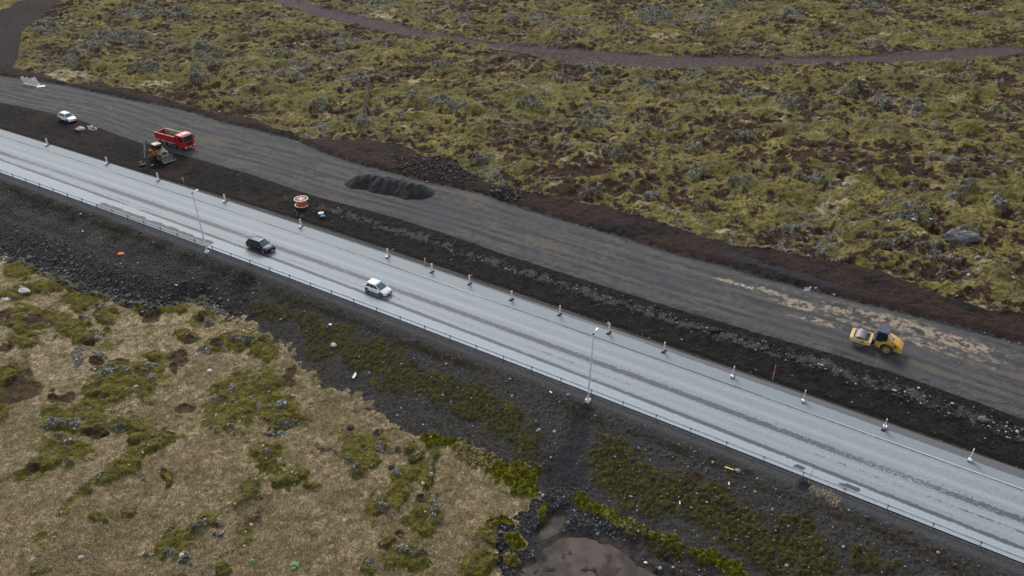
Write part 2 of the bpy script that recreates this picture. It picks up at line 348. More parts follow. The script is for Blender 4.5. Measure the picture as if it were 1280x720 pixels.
# ------------------------------------------------------------------ materials
class NT:
    def __init__(s, name):
        s.m = bpy.data.materials.new(name); s.m.use_nodes = True; s.t = s.m.node_tree; s.n = s.t.nodes; s.l = s.t.links
        s.b = s.n['Principled BSDF']; s.b.inputs['Roughness'].default_value = .9
    def put(s, sock, v):
        if isinstance(v, bpy.types.NodeSocket): s.l.new(v, sock)
        elif isinstance(v, tuple) and len(v) == 3 and sock.type == 'RGBA': sock.default_value = (*v, 1)
        else: sock.default_value = v
    def math(s, op, a, b=0., clamp=False):
        n = s.n.new('ShaderNodeMath'); n.operation = op; n.use_clamp = clamp; s.put(n.inputs[0], a); s.put(n.inputs[1], b); return n.outputs[0]
    def mix(s, f, a, b):
        n = s.n.new('ShaderNodeMix'); n.data_type = 'RGBA'; s.put(n.inputs[0], f); s.put(n.inputs[6], a); s.put(n.inputs[7], b); return n.outputs[2]
    def mr(s, v, a, b, c=0., d=1.):
        n = s.n.new('ShaderNodeMapRange'); n.interpolation_type = 'SMOOTHSTEP'
        for i, q in enumerate((v, a, b, c, d)): s.put(n.inputs[i], q)
        return n.outputs[0]
    def pos(s):
        return s.n.new('ShaderNodeNewGeometry').outputs['Position']
    def scale(s, v, k):
        n = s.n.new('ShaderNodeVectorMath'); n.operation = 'MULTIPLY'; s.put(n.inputs[0], v); n.inputs[1].default_value = k; return n.outputs[0]
    def noise(s, vec, sc, det=3., rough=.6):
        n = s.n.new('ShaderNodeTexNoise'); s.put(n.inputs['Vector'], vec); n.inputs['Scale'].default_value = sc; n.inputs['Detail'].default_value = det; n.inputs['Roughness'].default_value = rough; return n.outputs['Fac']
    def voro(s, vec, sc, out='Distance'):
        n = s.n.new('ShaderNodeTexVoronoi'); s.put(n.inputs['Vector'], vec); n.inputs['Scale'].default_value = sc; return n.outputs[out]
    def attr(s, name):
        n = s.n.new('ShaderNodeAttribute'); n.attribute_name = name
        q = s.n.new('ShaderNodeSeparateColor'); s.l.new(n.outputs['Color'], q.inputs[0])
        return q.outputs[0], q.outputs[1], q.outputs[2], n.outputs['Alpha']
    def bump(s, h, strength=.5, dist=.1):
        n = s.n.new('ShaderNodeBump'); n.inputs['Strength'].default_value = strength; n.inputs['Distance'].default_value = dist
        s.put(n.inputs['Height'], h); s.l.new(n.outputs[0], s.b.inputs['Normal'])
def simple(name, col, rough=.5, metal=0., var=.12, sc=3., dirt=None, spec=None):
    k = NT(name); p = k.n.new('ShaderNodeTexCoord').outputs['Object']
    nn = k.noise(p, sc, 4.)
    c = k.mix(k.mr(nn, .3, .7), tuple(q*(1-var) for q in col), tuple(min(q*(1+var), 1) for q in col))
    if dirt:
        sep = k.n.new('ShaderNodeSeparateXYZ'); k.l.new(p, sep.inputs[0])
        f = k.math('MULTIPLY', k.mr(k.noise(p, sc*2.3, 5.), .45, .8), dirt[3])
        c = k.mix(f, c, dirt[:3])
    k.put(k.b.inputs['Base Color'], c); k.b.inputs['Roughness'].default_value = rough; k.b.inputs['Metallic'].default_value = metal
    return k.m

def ground_material():
    k = NT('ground'); p = k.pos()
    lava, rock, hea, straw = k.attr('wa'); red, road, yel, veg = k.attr('wb'); trk, sand, grav, blk = k.attr('wc')
    wet, ddark, shou, lgrey = k.attr('wd'); stk, stk2, mg, pale = k.attr('we'); lowf, corner, lmoss, rip = k.attr('wf')
    nA = k.noise(p, .9, 5., .65); nB = k.noise(p, 3.2, 4., .65); nC = k.noise(p, 9., 3., .7); nD = k.noise(p, 1.9, 3., .6); nE = k.noise(p, .22, 3.)
    v1 = k.voro(p, 5.0); v2 = k.voro(p, 2.6)
    d = lambda a, b: k.math('ADD', a, b)
    mu = lambda a, b: k.math('MULTIPLY', a, b)
    jit = d(mu(k.math('SUBTRACT', nB, .5), .75), mu(k.math('SUBTRACT', nC, .5), .55))
    def thr(w, a=.42, b=.58, j=1.): return k.mr(d(w, mu(jit, j)), a, b)
    # --- mineral soils
    soil = k.mix(k.mr(nA, .3, .7), (.009, .0078, .0072), (.025, .0205, .0185))
    soilr = k.mix(k.mr(nB, .3, .7), (.024, .0135, .0105), (.062, .036, .029))
    c = k.mix(mu(thr(red, .35, .75), .8), soil, soilr)
    stones = k.mr(k.math('ADD', v1, mu(nC, .25)), .42, .22)
    stcol = k.mix(k.voro(p, 5.0, 'Color'), (.03, .03, .032), (.17, .165, .16))
    c = k.mix(mu(stones, .28), c, stcol)
    # old weathered bank
    greyg = k.mix(k.mr(nB, .3, .7), (.026, .024, .0225), (.078, .072, .068))
    greyg = k.mix(mu(stones, .4), greyg, (.13, .127, .127))
    greyg = k.mix(k.mr(nD, .52, .70), greyg, (.055, .046, .035))
    c = k.mix(thr(lgrey, .4, .6), c, greyg)
    vegc = k.mix(k.mr(nB, .35, .65), (.030, .031, .010), (.085, .082, .020))
    vegc = k.mix(k.mr(nC, .48, .62), vegc, (.026, .025, .014))
    vegc = k.mix(mu(k.mr(nA, .50, .66), .7), vegc, (.115, .100, .02))
    vegc = k.mix(k.mr(k.noise(p, .6, 4.), .53, .63), vegc, (.042, .030, .018))
    vegc = k.mix(k.mr(nE, .5, .66), vegc, (.055, .05, .02))
    c = k.mix(mu(thr(veg, .35, .62, 1.4), .95), c, vegc)
    c = k.mix(thr(lmoss, .4, .58, .6), c, k.mix(nC, (.022, .014, .010), (.060, .040, .026)))
    c = k.mix(rip, c, k.mix(k.mr(nB, .35, .7), (.026, .023, .022), (.085, .078, .076)))
    # shoulders
    c = k.mix(mu(shou, .9), c, k.mix(k.mr(nC, .3, .7), (.055, .058, .062), (.120, .125, .132)))
    # compacted new road
    rd = k.mix(k.mr(stk, .3, .7), (.062, .060, .058), (.120, .115, .110))
    rd = k.mix(mu(k.mr(d(mg, mu(nE, .4)), .60, .85), .5), rd, (.078, .080, .088))
    rd = k.mix(k.mr(stk2, .55, .75), rd, (.135, .117, .096))
    rd = k.mix(mu(stones, .42), rd, stcol)
    rd = k.mix(mu(k.mr(nC, .55, .72), .5), rd, (.17, .168, .17))
    rd = k.mix(mu(k.mr(nA, .52, .7), .45), rd, (.050, .049, .053))
    c = k.mix(thr(road, .4, .6, .5), c, rd)
    c = k.mix(mu(thr(grav, .42, .75, 1.3), .75), c, k.mix(stones, (.085, .085, .088), (.25, .25, .255)))
    c = k.mix(mu(thr(sand, .22, .92, 1.1), .80), c, k.mix(nB, (.32, .245, .165), (.50, .40, .29)))
    c = k.mix(thr(pale, .5, .6, 1.1), c, (.42, .41, .42))
    c = k.mix(thr(blk, .4, .6, .8), c, k.mix(nC, (.018, .018, .021), (.048, .048, .053)))
    c = k.mix(thr(ddark, .3, .7, .5), c, k.mix(nC, (.005, .0045, .0045), (.015, .013, .012)))
    # cinder track
    tc = k.mix(k.mr(nA, .3, .7), (.046, .032, .031), (.110, .082, .080))
    # --- vegetation cover
    mo = k.mix(k.mr(mg, .25, .75), (.180, .156, .031), (.370, .316, .080))
    mo = k.mix(k.mr(nD, .40, .62), mo, (.125, .11, .045))
    mo = k.mix(mu(k.mr(nC, .49, .61), .85), mo, (.036, .029, .012))
    mo = k.mix(mu(k.mr(k.noise(p, .07, 4.), .45, .62), .45), mo, (.115, .088, .035))
    mo = k.mix(mu(k.mr(nB, .54, .64), .7), mo, (.055, .046, .022))
    mo2 = k.mix(k.mr(nA, .35, .65), (.088, .080, .014), (.200, .175, .028))
    mo2 = k.mix(mu(k.mr(nC, .45, .6), .8), mo2, (.026, .024, .010))
    mo2 = k.mix(mu(k.mr(nB, .52, .62), .8), mo2, (.045, .028, .016))
    mo = k.mix(mu(lowf, .95), mo, mo2)
    he = k.mix(k.mr(nB, .3, .7), (.022, .012, .008), (.078, .045, .028))
    he = k.mix(mu(lowf, k.mr(nA, .42, .60)), he, (.085, .065, .032))
    stc = k.mix(k.mr(nC, .3, .7), (.27, .215, .125), (.64, .535, .35))
    stc = k.mix(k.mr(nA, .44, .64), stc, (.22, .18, .08))
    stc = k.mix(mu(k.mr(k.noise(p, .11, 5.), .52, .66), .6), stc, (.17, .115, .065))
    stc = k.mix(mu(k.mr(k.noise(p, .16, 5.), .50, .60), .65), stc, (.15, .14, .048))
    stc = k.mix(mu(k.mr(nD, .55, .68), .45), stc, (.15, .11, .07))
    ro = k.mix(k.mr(nB, .38, .66), (.020, .018, .016), (.120, .115, .107))
    lich = mu(k.mr(d(nC, mu(nA, .35)), .70, .77), .85)
    ro = k.mix(lich, ro, (.56, .55, .52))
    ro = k.mix(k.mr(nD, .50, .58), ro, (.125, .112, .034))
    cov = k.mix(thr(straw, .38, .66, 1.0), mo, stc)
    cov = k.mix(thr(hea, .46, .60, 1.0), cov, he)
    cov = k.mix(mu(k.mr(k.noise(p, .55, 6., .7), .54, .62), .55), cov, (.055, .05, .028))
    cov = k.mix(thr(rock, .44, .58, 1.0), cov, ro)
    spk = mu(k.mr(nC, .63, .68), k.mr(k.noise(p, .35, 3.), .42, .58))
    cov = k.mix(mu(spk, k.math('SUBTRACT', 1.0, mu(lowf, .6))), cov, (.33, .335, .33))
    c = k.mix(thr(lava, .44, .56, .9), c, cov)
    c = k.mix(thr(corner, .45, .58, .8), c, k.mix(nB, (.014, .011, .010), (.056, .042, .038)))
    c = k.mix(thr(trk, .44, .56, .6), c, tc)
    ye = k.mix(k.mr(nB, .35, .62), (.045, .048, .006), (.175, .165, .012))
    ye = k.mix(k.mr(nE, .5, .6), ye, (.24, .2, .09))
    c = k.mix(thr(yel, .40, .58, 1.0), c, ye)
    mud = k.mix(k.mr(nA, .4, .65), (.066, .052, .046), (.024, .022, .023))
    c = k.mix(thr(wet, .40, .62, .8), c, mud)
    k.put(k.b.inputs['Base Color'], c)
    k.put(k.b.inputs['Roughness'], k.mr(wet, .4, .7, .92, .6))
    k.b.inputs['Specular IOR Level'].default_value = .12
    k.bump(d(nC, mu(nB, 1.5)), .8, .16)
    return k.m
M_ground = ground_material()

# faces of the one sheet shared out between the ground, the new road and the cinder track
idx = np.arange(NR*NC).reshape(NR, NC)
Q = np.stack([idx[:-1, :-1], idx[:-1, 1:], idx[1:, 1:], idx[1:, :-1]], -1).reshape(-1, 4)
fr = (inroad[Q].mean(1) > .5) & (t[Q[:, 0]] > 14)
ft = (track[Q].mean(1) > .5) & (~fr)
co_all = np.stack([x, y, z], 1)
def submesh(name, q):
    used, inv = np.unique(q, return_inverse=True)
    me = mesh_np(name, co_all[used], inv.reshape(-1, 4))
    for kx, a in attrs.items(): add_attr(me, kx, a[used])
    o = link(name, me, M_ground); o['kind'] = 'structure'
    return o
submesh('ground', Q[~fr & ~ft]); submesh('gravel_road', Q[fr]); submesh('track', Q[ft])

# ------------------------------------------------------------------ highway
def highway():
    ss = np.arange(-175, 95, .22); tt = np.linspace(.12, 13.0, 150)
    S, T = np.meshgrid(ss, tt, indexing='ij'); nr, nc = S.shape
    S = S.ravel(); T = T.ravel()
    xx, yy = xy(S, T)
    camber = .06*(1-((T-6.5)/6.5)**2)
    zz = camber - .02*np.exp(-((T-4.0)/.35)**2) - .02*np.exp(-((T-9.)/.35)**2)
    a1 = fbm(S*.9, T*6, 1.0, 4, 201); a2 = fbm(S*.12, T*1.6, 1.0, 4, 202); a3 = fbm(S*2.2, T*2.2, 1.0, 3, 203); a4 = fbm(S*.04, T*.2, 1., 2, 204)
    band = lambda c, w: np.exp(-((T-c)/w)**2)
    seam = band(2.40-.0095*S+.05*a4, .27)*np.clip(1.0+1.8*fbm(S*.06, 0*T, 1., 3, 211)+.9*a1, 0, 1.5)     # worn near edge line seam
    ser = (np.sin(S*2*math.pi/.55)*.5+.5)
    cen = np.exp(-(np.clip(np.abs(T-5.55-.15*a4-.06*a1)-.22, 0, 9)/.30)**2)*(.95+.35*a1+.3*a3)*np.clip(.95+.9*fbm(S*.035, 0*T+7, 1., 3, 213), .35, 1.2)+.6*band(6.28+.1*a4, .16)*(ser > .45)*np.clip(.6+1.2*a2, 0, 1)
    cenline = band(6.20+.12*a4, .13)*(ser < .45)*np.clip(.55+1.2*a2+.5*a3, 0, 1)*.8
    fl = band(10.15-.004*S+.04*a4, .17)*np.clip(1.0+1.1*a2+.6*a1, 0, 1.4)
    flw = band(10.30-.004*S+.04*a4, .08)*np.clip(.35+1.2*fbm(S*.03, 0*T+4, 1., 2, 212)+sm(15, 40, S)*.6, 0, 1)
    faint = band(3.95, .20)*np.clip(.35+1.5*a2+1.1*a3, 0, 1) + band(8.6, .3)*np.clip(-.1+1.3*a2+.9*a3, 0, 1)*.8
    light = .55*band(4.35, .42)+.5*band(3.2, .3)+.7*band(7.2, .4)+.5*band(9.2, .3)+.95*sm(2.25, 2.0, T+.0095*S)
    dull = sm(10.25, 10.5, T+.004*S)
    dk = np.clip(1.15*seam+.72*cen+.8*fl+.62*faint, 0, 1.15)
    U2, V2 = proj(xx, yy, zz)
    w1 = a3*6
    def sp2(u, v, rx, ry, an):
        c, s1 = math.cos(R(an)), math.sin(R(an)); dx, dy = U2-u+w1, V2-v+w1*.6
        return np.clip(1.5-np.sqrt(((dx*c+dy*s1)/rx)**2+((-dx*s1+dy*c)/ry)**2), 0, 1)
    sa, sb = float(stp(120, 254)[0]), float(stp(266, 306)[0])
    lp = sm(sa, sa+1.5, S)*sm(sb, sb-.6, S)*sm(1.75, 1.55, T-.6*fbm(S*.35, 0*T, 1., 3, 221)-.12*a3)*sm(.22, .3, T)
    pat = np.maximum.reduce([sp2(1062,610,15,4.2,16), sp2(998,584.5,9,3.2,8), lp])
    edg = sm(-.1, .12, T-PE(S)+.12*a1+.10*a3)
    me_i = np.arange(nr*nc).reshape(nr, nc)
    q = np.stack([me_i[:-1, :-1], me_i[1:, :-1], me_i[1:, 1:], me_i[:-1, 1:]], -1).reshape(-1, 4)
    me = mesh_np('highway', np.stack([xx, yy, zz], 1), q)
    add_attr(me, 'ha', np.stack([dk, np.clip(light, 0, 1), dull, pat], 1))
    add_attr(me, 'hb', np.stack([np.clip(cenline+flw, 0, 1), edg, a2*.5+.5, a1*.5+.5], 1))
    k = NT('worn_asphalt'); p = k.pos()
    dk_, li, du, pa = k.attr('ha'); wl, ed, b2, b1 = k.attr('hb')
    nC = k.noise(p, 7., 3., .75); nB = k.noise(p, 1.4, 4.); nF = k.noise(p, 14., 2., .7)
    mu = lambda a, b: k.math('MULTIPLY', a, b)
    c = k.mix(b2, (.180, .208, .228), (.246, .278, .300))
    c = k.mix(mu(li, .7), c, (.355, .393, .418))
    c = k.mix(mu(du, .85), c, k.mix(nB, (.190, .219, .238), (.225, .255, .275)))
    nM = k.noise(p, 3.4, 3., .75); gr = k.math('ADD', k.math('MULTIPLY', k.math('SUBTRACT', nM, .5), 1.1), k.math('MULTIPLY', k.math('SUBTRACT', nC, .5), .5))
    c = k.mix(mu(k.mr(nC, .55, .66), k.math('SUBTRACT', .42, mu(du, .34))), c, (.15, .168, .182))
    c = k.mix(mu(k.mr(nF, .55, .66), k.math('SUBTRACT', .5, mu(du, .42))), c, (.47, .50, .52))
    c = k.mix(mu(k.mr(nM, .52, .66), k.math('SUBTRACT', .24, mu(du, .20))), c, (.15, .172, .190))
    c = k.mix(mu(k.mr(nM, .46, .34), k.math('SUBTRACT', .24, mu(du, .20))), c, (.43, .465, .49))
    dkj = k.math('ADD', dk_, mu(gr, 1.0))
    c = k.mix(mu(k.mr(dkj, .22, .62), .96), c, k.mix(nM, (.040, .041, .043), (.105, .107, .108)))
    c = k.mix(k.mr(k.math('ADD', pa, mu(gr, .4)), .44, .54), c, k.mix(nC, (.035, .035, .038), (.085, .085, .087)))
    c = k.mix(k.mr(k.math('ADD', wl, mu(gr, .5)), .42, .7), c, (.52, .53, .54))
    c = k.mix(mu(k.mr(k.math('ADD', ed, mu(gr, .4)), .4, .6), 1.), c, k.mix(nC, (.06, .063, .068), (.13, .135, .14)))
    k.put(k.b.inputs['Base Color'], c); k.b.inputs['Roughness'].default_value = .7
    k.bump(nC, .25, .02)
    o = link('highway', me, k.m); o['kind'] = 'structure'
highway()

# muddy water in the pond
def pond_water():
    bm = bmesh.new()
    pts = [(640,640),(700,632),(745,655),(800,690),(880,740),(900,790),(600,800),(600,700)]
    vs = [bm.verts.new(P(a, b, -3.60)) for a, b in pts]; bm.faces.new(vs)
    me = bpy.data.meshes.new('water'); bm.to_mesh(me); bm.free()
    k = NT('muddy_water'); p = k.pos()
    k.put(k.b.inputs['Base Color'], k.mix(k.mr(k.noise(p, .45, 5.), .35, .65), (.036, .028, .024), (.094, .071, .060))); k.b.inputs['Roughness'].default_value = .6; k.b.inputs['Specular IOR Level'].default_value = .18
    k.bump(k.noise(p, 3., 2.), .06, .05)
    o = link('water', me, k.m); o['kind'] = 'structure'
pond_water()

# ------------------------------------------------------------------ loose stuff
ICO = None
def ico():
    bm = bmesh.new(); bmesh.ops.create_icosphere(bm, subdivisions=1, radius=1.)
    v = np.array([q.co[:] for q in bm.verts]); f = np.array([[w.index for w in q.verts] for q in bm.faces]); bm.free(); return v, f
def rockbase():
    # an angular 12-corner stone
    bm = bmesh.new(); bmesh.ops.create_icosphere(bm, subdivisions=1, radius=1.); bm.verts.ensure_lookup_table()
    v = np.array([q.co[:] for q in bm.verts]); f = np.array([[w.index for w in q.verts] for q in bm.faces]); bm.free()
    return v, f
RV, RF = rockbase()
def stones(name, px, py, size, mat, sink=.25, flat=.7, label=None, pz=None):
    n = len(px); pz = gz(px, py) if pz is None else pz
    th = rng.uniform(0, 2*math.pi, n); c, s1 = np.cos(th), np.sin(th)
    sc = size[:, None]*rng.uniform(.65, 1.25, (n, 3)); sc[:, 2] *= flat
    jit = 1+rng.uniform(-.28, .28, (n, len(RV)))
    v = RV[None]*jit[..., None]*sc[:, None, :]
    vx = v[..., 0]*c[:, None]-v[..., 1]*s1[:, None]; vy = v[..., 0]*s1[:, None]+v[..., 1]*c[:, None]
    co_ = np.stack([vx+px[:, None], vy+py[:, None], v[..., 2]+(pz+size*(flat-sink)*.6)[:, None]], -1).reshape(-1, 3)
    f = (RF[None]+(np.arange(n)*len(RV))[:, None, None]).reshape(-1, 3)
    me = mesh_np(name, co_, f, smooth=False, tri=True)
    tone = np.repeat(rng.uniform(0, 1, n), len(RV)); add_attr(me, 'tone', np.stack([tone, tone, tone, tone], 1))
    o = link(name, me, mat); o['kind'] = 'stuff'
    if label: o['label'] = label
    return o
def stone_mat(name, a, b, pw=1.):
    k = NT(name); t0 = k.attr('tone')[0]
    c = k.mix(k.math('POWER', t0, pw), a, b)
    c = k.mix(k.math('MULTIPLY', k.mr(k.noise(k.pos(), 6., 3.), .5, .65), .5), c, tuple(q*.5 for q in a))
    k.put(k.b.inputs['Base Color'], c); return k.m
def sample_px(n, u0, u1, v0, v1, zz=0.):
    u = rng.uniform(u0, u1, n); v = rng.uniform(v0, v1, n); return bp(u, v, zz)
M_lich = stone_mat('lichen_stone', (.060, .056, .050), (.60, .59, .56), 1.7)
M_dark = stone_mat('lava_stone', (.026, .025, .026), (.20, .20, .205), 2.0)
M_brown = stone_mat('brown_rubble', (.030, .023, .020), (.20, .175, .15), 2.4)
M_grit = stone_mat('grey_grit', (.045, .045, .048), (.46, .47, .49), 2.4)
# lichen-pale stones on the lava
px, py = sample_px(90000, -40, 1320, 0, 400, .5)
w = atw('wa', 1, px, py); z1 = atw('wa', 0, px, py); tr = atw('wc', 0, px, py)
keep = (z1 > .6) & (tr < .3) & (rng.uniform(0, 1, len(px)) < np.clip((w-.45)*.5, .008, .13))
px, py = px[keep], py[keep]
stones('lava_stones', px, py, rng.gamma(2.0, .062, len(px)).clip(.05, .42), M_lich, sink=.6)
px, py = sample_px(60000, -20, 760, 330, 730, -3.2)
w = atw('wa', 1, px, py); z1 = atw('wa', 0, px, py); fy_ = atw('wb', 2, px, py); m_ = (1-atw('wa', 3, px, py)); q_ = fbm(px, py, 1.6, 3, 501)
keep = (z1 > .6) & (fy_ < .4) & (rng.uniform(0, 1, len(px)) < np.clip((w-.42)*1.2, .003, .45)+.22*(m_ > .42)*(q_ > .18))
px, py = px[keep], py[keep]
stones('lichen_stones', px, py, rng.gamma(2.0, .038, len(px)).clip(.03, .32), M_lich)
# riprap of black lava at the left
px, py = sample_px(36000, -20, 330, 255, 400, -1.8)
s0, t0 = st(px, py); f0 = np.interp(s0, *lF); kk = (t0-f0)/(-1.3-f0)
keep = (t0 < -2) & (t0 > f0-1.0) & (rng.uniform(0, 1, len(px)) < np.clip(.95-kk*1.9, .035, 1)*sm(-36, -46, s0)*.75)
px, py, kk = px[keep], py[keep], kk[keep]
stones('riprap_stones', px, py, (rng.gamma(2.0, .042, len(px))*(1.25-.8*np.clip(kk, 0, 1))).clip(.04, .5), M_dark)
# grit on banks and ditch
px, py = sample_px(150000, -20, 1300, 90, 730, -.5)
s0, t0 = st(px, py); f0 = np.interp(s0, *lF); a0 = np.interp(s0, *lA); b0 = np.interp(s0, *lB)
mid = np.clip(1-np.abs(t0-(a0*.62+15.5*.38))/1.6, 0, 1)*sm(-75, -45, s0)
ef = np.clip(1-np.abs(t0-b0+.2)/.8, 0, 1)
pr = np.where((t0 > 14.6) & (t0 < a0+.5), .05+.9*mid, np.where(t0 < -1.5, .10, 0))
pr = np.where((t0 > a0) & (t0 < b0+.6), .012+.35*ef, pr)
pr = pr*(t0 > f0-1)*((t0 < -1.5) | (t0 > 14.6))*(t0 < b0+1)
keep = rng.uniform(0, 1, len(px)) < pr
px, py = px[keep], py[keep]
stones('gravel_stones', px, py, rng.gamma(2.0, .030, len(px)).clip(.025, .26), M_grit)
# rubble tipped along the edge of the new road
px, py = sample_px(40000, 430, 700, 180, 262, .3)
s0, t0 = st(px, py); b0 = np.interp(s0, *lB); c0 = np.interp(s0, *lC); u0, v0 = proj(px, py, 0*px+.3)
heap = np.clip(1.4-np.sqrt(((u0-545)/48)**2+((v0-212-.17*(u0-545))/13)**2), 0, 1)+np.clip(1.3-np.sqrt(((u0-632)/26)**2+((v0-243)/9)**2), 0, 1)
keep = (t0 > b0+.2) & (rng.uniform(0, 1, len(px)) < heap*.5)
px, py, hp = px[keep], py[keep], heap[keep]
stones('rubble', px, py, rng.gamma(2.2, .045, len(px)).clip(.05, .32), M_brown, pz=gz(px, py)+.45*np.clip(hp, 0, 1)*rng.uniform(0, 1, len(px)))
# black stones around the pond
px, py = sample_px(9000, 620, 880, 610, 730, -3.5)
w = atw('wd', 0, px, py); b0 = atw('wc', 3, px, py)
keep = ((w < .55) & (b0 > .4)) & (rng.uniform(0, 1, len(px)) < .6)
px, py = px[keep], py[keep]
stones('pond_stones', px, py, rng.gamma(2.0, .032, len(px)).clip(.03, .2), M_dark)

def tufts(name, px, py, hgt, nb, mat, spread=.16, lean=.6, wdt=.035):
    n = len(px); pz = gz(px, py)
    n2_ = n*nb
    X0 = np.repeat(px, nb)+rng.normal(0, spread, n2_); Y0 = np.repeat(py, nb)+rng.normal(0, spread, n2_); Z0 = np.repeat(pz, nb)-.03
    Hh = np.repeat(hgt, nb)*rng.uniform(.6, 1.2, n2_)
    a = rng.uniform(0, 2*math.pi, n2_); L = Hh*lean*rng.uniform(.3, 1.6, n2_); w0 = wdt*rng.uniform(.6, 1.4, n2_)
    b = rng.uniform(0, math.pi, n2_)
    A = np.stack([X0-np.cos(b)*w0, Y0-np.sin(b)*w0, Z0], 1); B_ = np.stack([X0+np.cos(b)*w0, Y0+np.sin(b)*w0, Z0], 1)
    T_ = np.stack([X0+np.cos(a)*L, Y0+np.sin(a)*L, Z0+Hh], 1)
    co_ = np.stack([A, B_, T_], 1).reshape(-1, 3); f = np.arange(n2_*3).reshape(-1, 3)
    me = mesh_np(name, co_, f, smooth=False, tri=True)
    tone = np.repeat(np.repeat(rng.uniform(0, 1, n), nb)*.6+rng.uniform(0, .4, n2_), 3); add_attr(me, 'tone', np.stack([tone]*4, 1))
    o = link(name, me, mat); o['kind'] = 'stuff'; return o
def leaf_mat(name, a, b):
    k = NT(name); k.put(k.b.inputs['Base Color'], k.mix(k.attr('tone')[0], a, b)); k.b.inputs['Roughness'].default_value = .95
    k.b.inputs['Specular IOR Level'].default_value = .15; return k.m
M_straw = leaf_mat('dry_grass', (.20, .15, .08), (.80, .67, .44))
M_shrub = leaf_mat('low_shrub', (.020, .020, .007), (.120, .108, .022))
M_yel = leaf_mat('wet_moss', (.05, .055, .006), (.24, .22, .014))
px, py = sample_px(110000, -20, 720, 320, 730, -3.2)
w = atw('wa', 3, px, py); z1 = atw('wa', 0, px, py); r1 = atw('wa', 1, px, py); h1 = atw('wa', 2, px, py); ys1 = atw('wb', 2, px, py); lw = atw('wf', 0, px, py)
keep = (z1 > .5) & (lw > .5) & (rng.uniform(.36, .62, len(px)) < w) & (r1 < .5) & (h1 < .55) & (ys1 < .4) & (atw('wd', 0, px, py) < .2) & (atw('wc', 3, px, py) < .35)
px, py = px[keep], py[keep]
tufts('dry_grass', px, py, rng.uniform(.10, .26, len(px)), 6, M_straw)
px, py = sample_px(60000, 300, 1200, 370, 730, -1.8)
w = atw('wb', 3, px, py); s0, t0 = st(px, py)
keep = (t0 < -1.5) & (rng.uniform(0, 1, len(px)) < np.clip((w-.30)*1.2, .012, .6))
px, py = px[keep], py[keep]
tufts('bank_vegetation', px, py, rng.uniform(.04, .13, len(px)), 7, M_shrub, spread=.15, wdt=.04)
px, py = sample_px(16000, 520, 940, 530, 730, -3.0)
w = atw('wb', 2, px, py); keep = (w > .45); px, py = px[keep], py[keep]
tufts('wet_moss', px, py, rng.uniform(.08, .2, len(px)), 7, M_yel, spread=.10, wdt=.06)
px, py = sample_px(600, 1008, 1056, 606, 640, -.5)
u0, v0 = proj(px, py, 0*px-.5); keep = ((u0-1034)/18)**2+((v0-625-.5*(u0-1034))/6)**2 < 1+2.2*fbm(px, py, .8, 2, 511)
tufts('dry_sedge', px[keep], py[keep], rng.uniform(.10, .26, keep.sum()), 5, leaf_mat('sedge', (.42, .35, .22), (.80, .70, .50)))
M_verge = leaf_mat('verge_grass', (.10, .085, .045), (.34, .29, .17))
ss = rng.uniform(-110, 90, 9000); kp = fbm(ss, ss*0+3, 5., 3, 401)+rng.uniform(-.25, .25, len(ss)) > .02; ss = ss[kp]
px, py = xy(ss, OU(ss)+rng.normal(-.02, .07, len(ss))); tufts('verge_grass', px, py, rng.uniform(.05, .14, len(px)), 4, M_verge, spread=.07)
ss = rng.uniform(-150, 85, 26000); kp = fbm(ss, ss*0+9, 7., 4, 402)+rng.uniform(-.3, .3, len(ss)) > .05; ss = ss[kp]
px, py = xy(ss, -2.9+.7*fbm(ss, ss*0, 9., 3, 403)+rng.normal(0, .28, len(ss))); tufts('bank_grass', px, py, rng.uniform(.05, .16, len(px)), 4, leaf_mat('bank_grass', (.035, .028, .016), (.24, .20, .11)), spread=.10)
px, py = sample_px(2500, 850, 1250, 560, 720, -1.); s0, t0 = st(px, py); kp = (t0 < -1.5) & (fbm(px, py, 3., 3, 404) > .12); tufts('bank_tussocks', px[kp], py[kp], rng.uniform(.08, .2, kp.sum()), 6, M_verge, spread=.13)
px, py = sample_px(60000, 230, 720, 370, 640, -2.6); s0, t0 = st(px, py); f0 = np.interp(s0, *lF)
kp = (t0 > f0-1.5) & (t0 < f0+5) & (rng.uniform(0, 1, len(px)) < .75*np.clip(1-(t0-f0)/4.5, 0, 1)*np.clip(.5+2.2*fbm(px, py, 2.5, 3, 405), 0, 1)) & (atw('wb', 2, px, py) < .4)
tufts('foot_grass', px[kp], py[kp], rng.uniform(.05, .16, kp.sum()), 5, leaf_mat('foot_grass', (.07, .055, .03), (.50, .42, .26)), spread=.16)
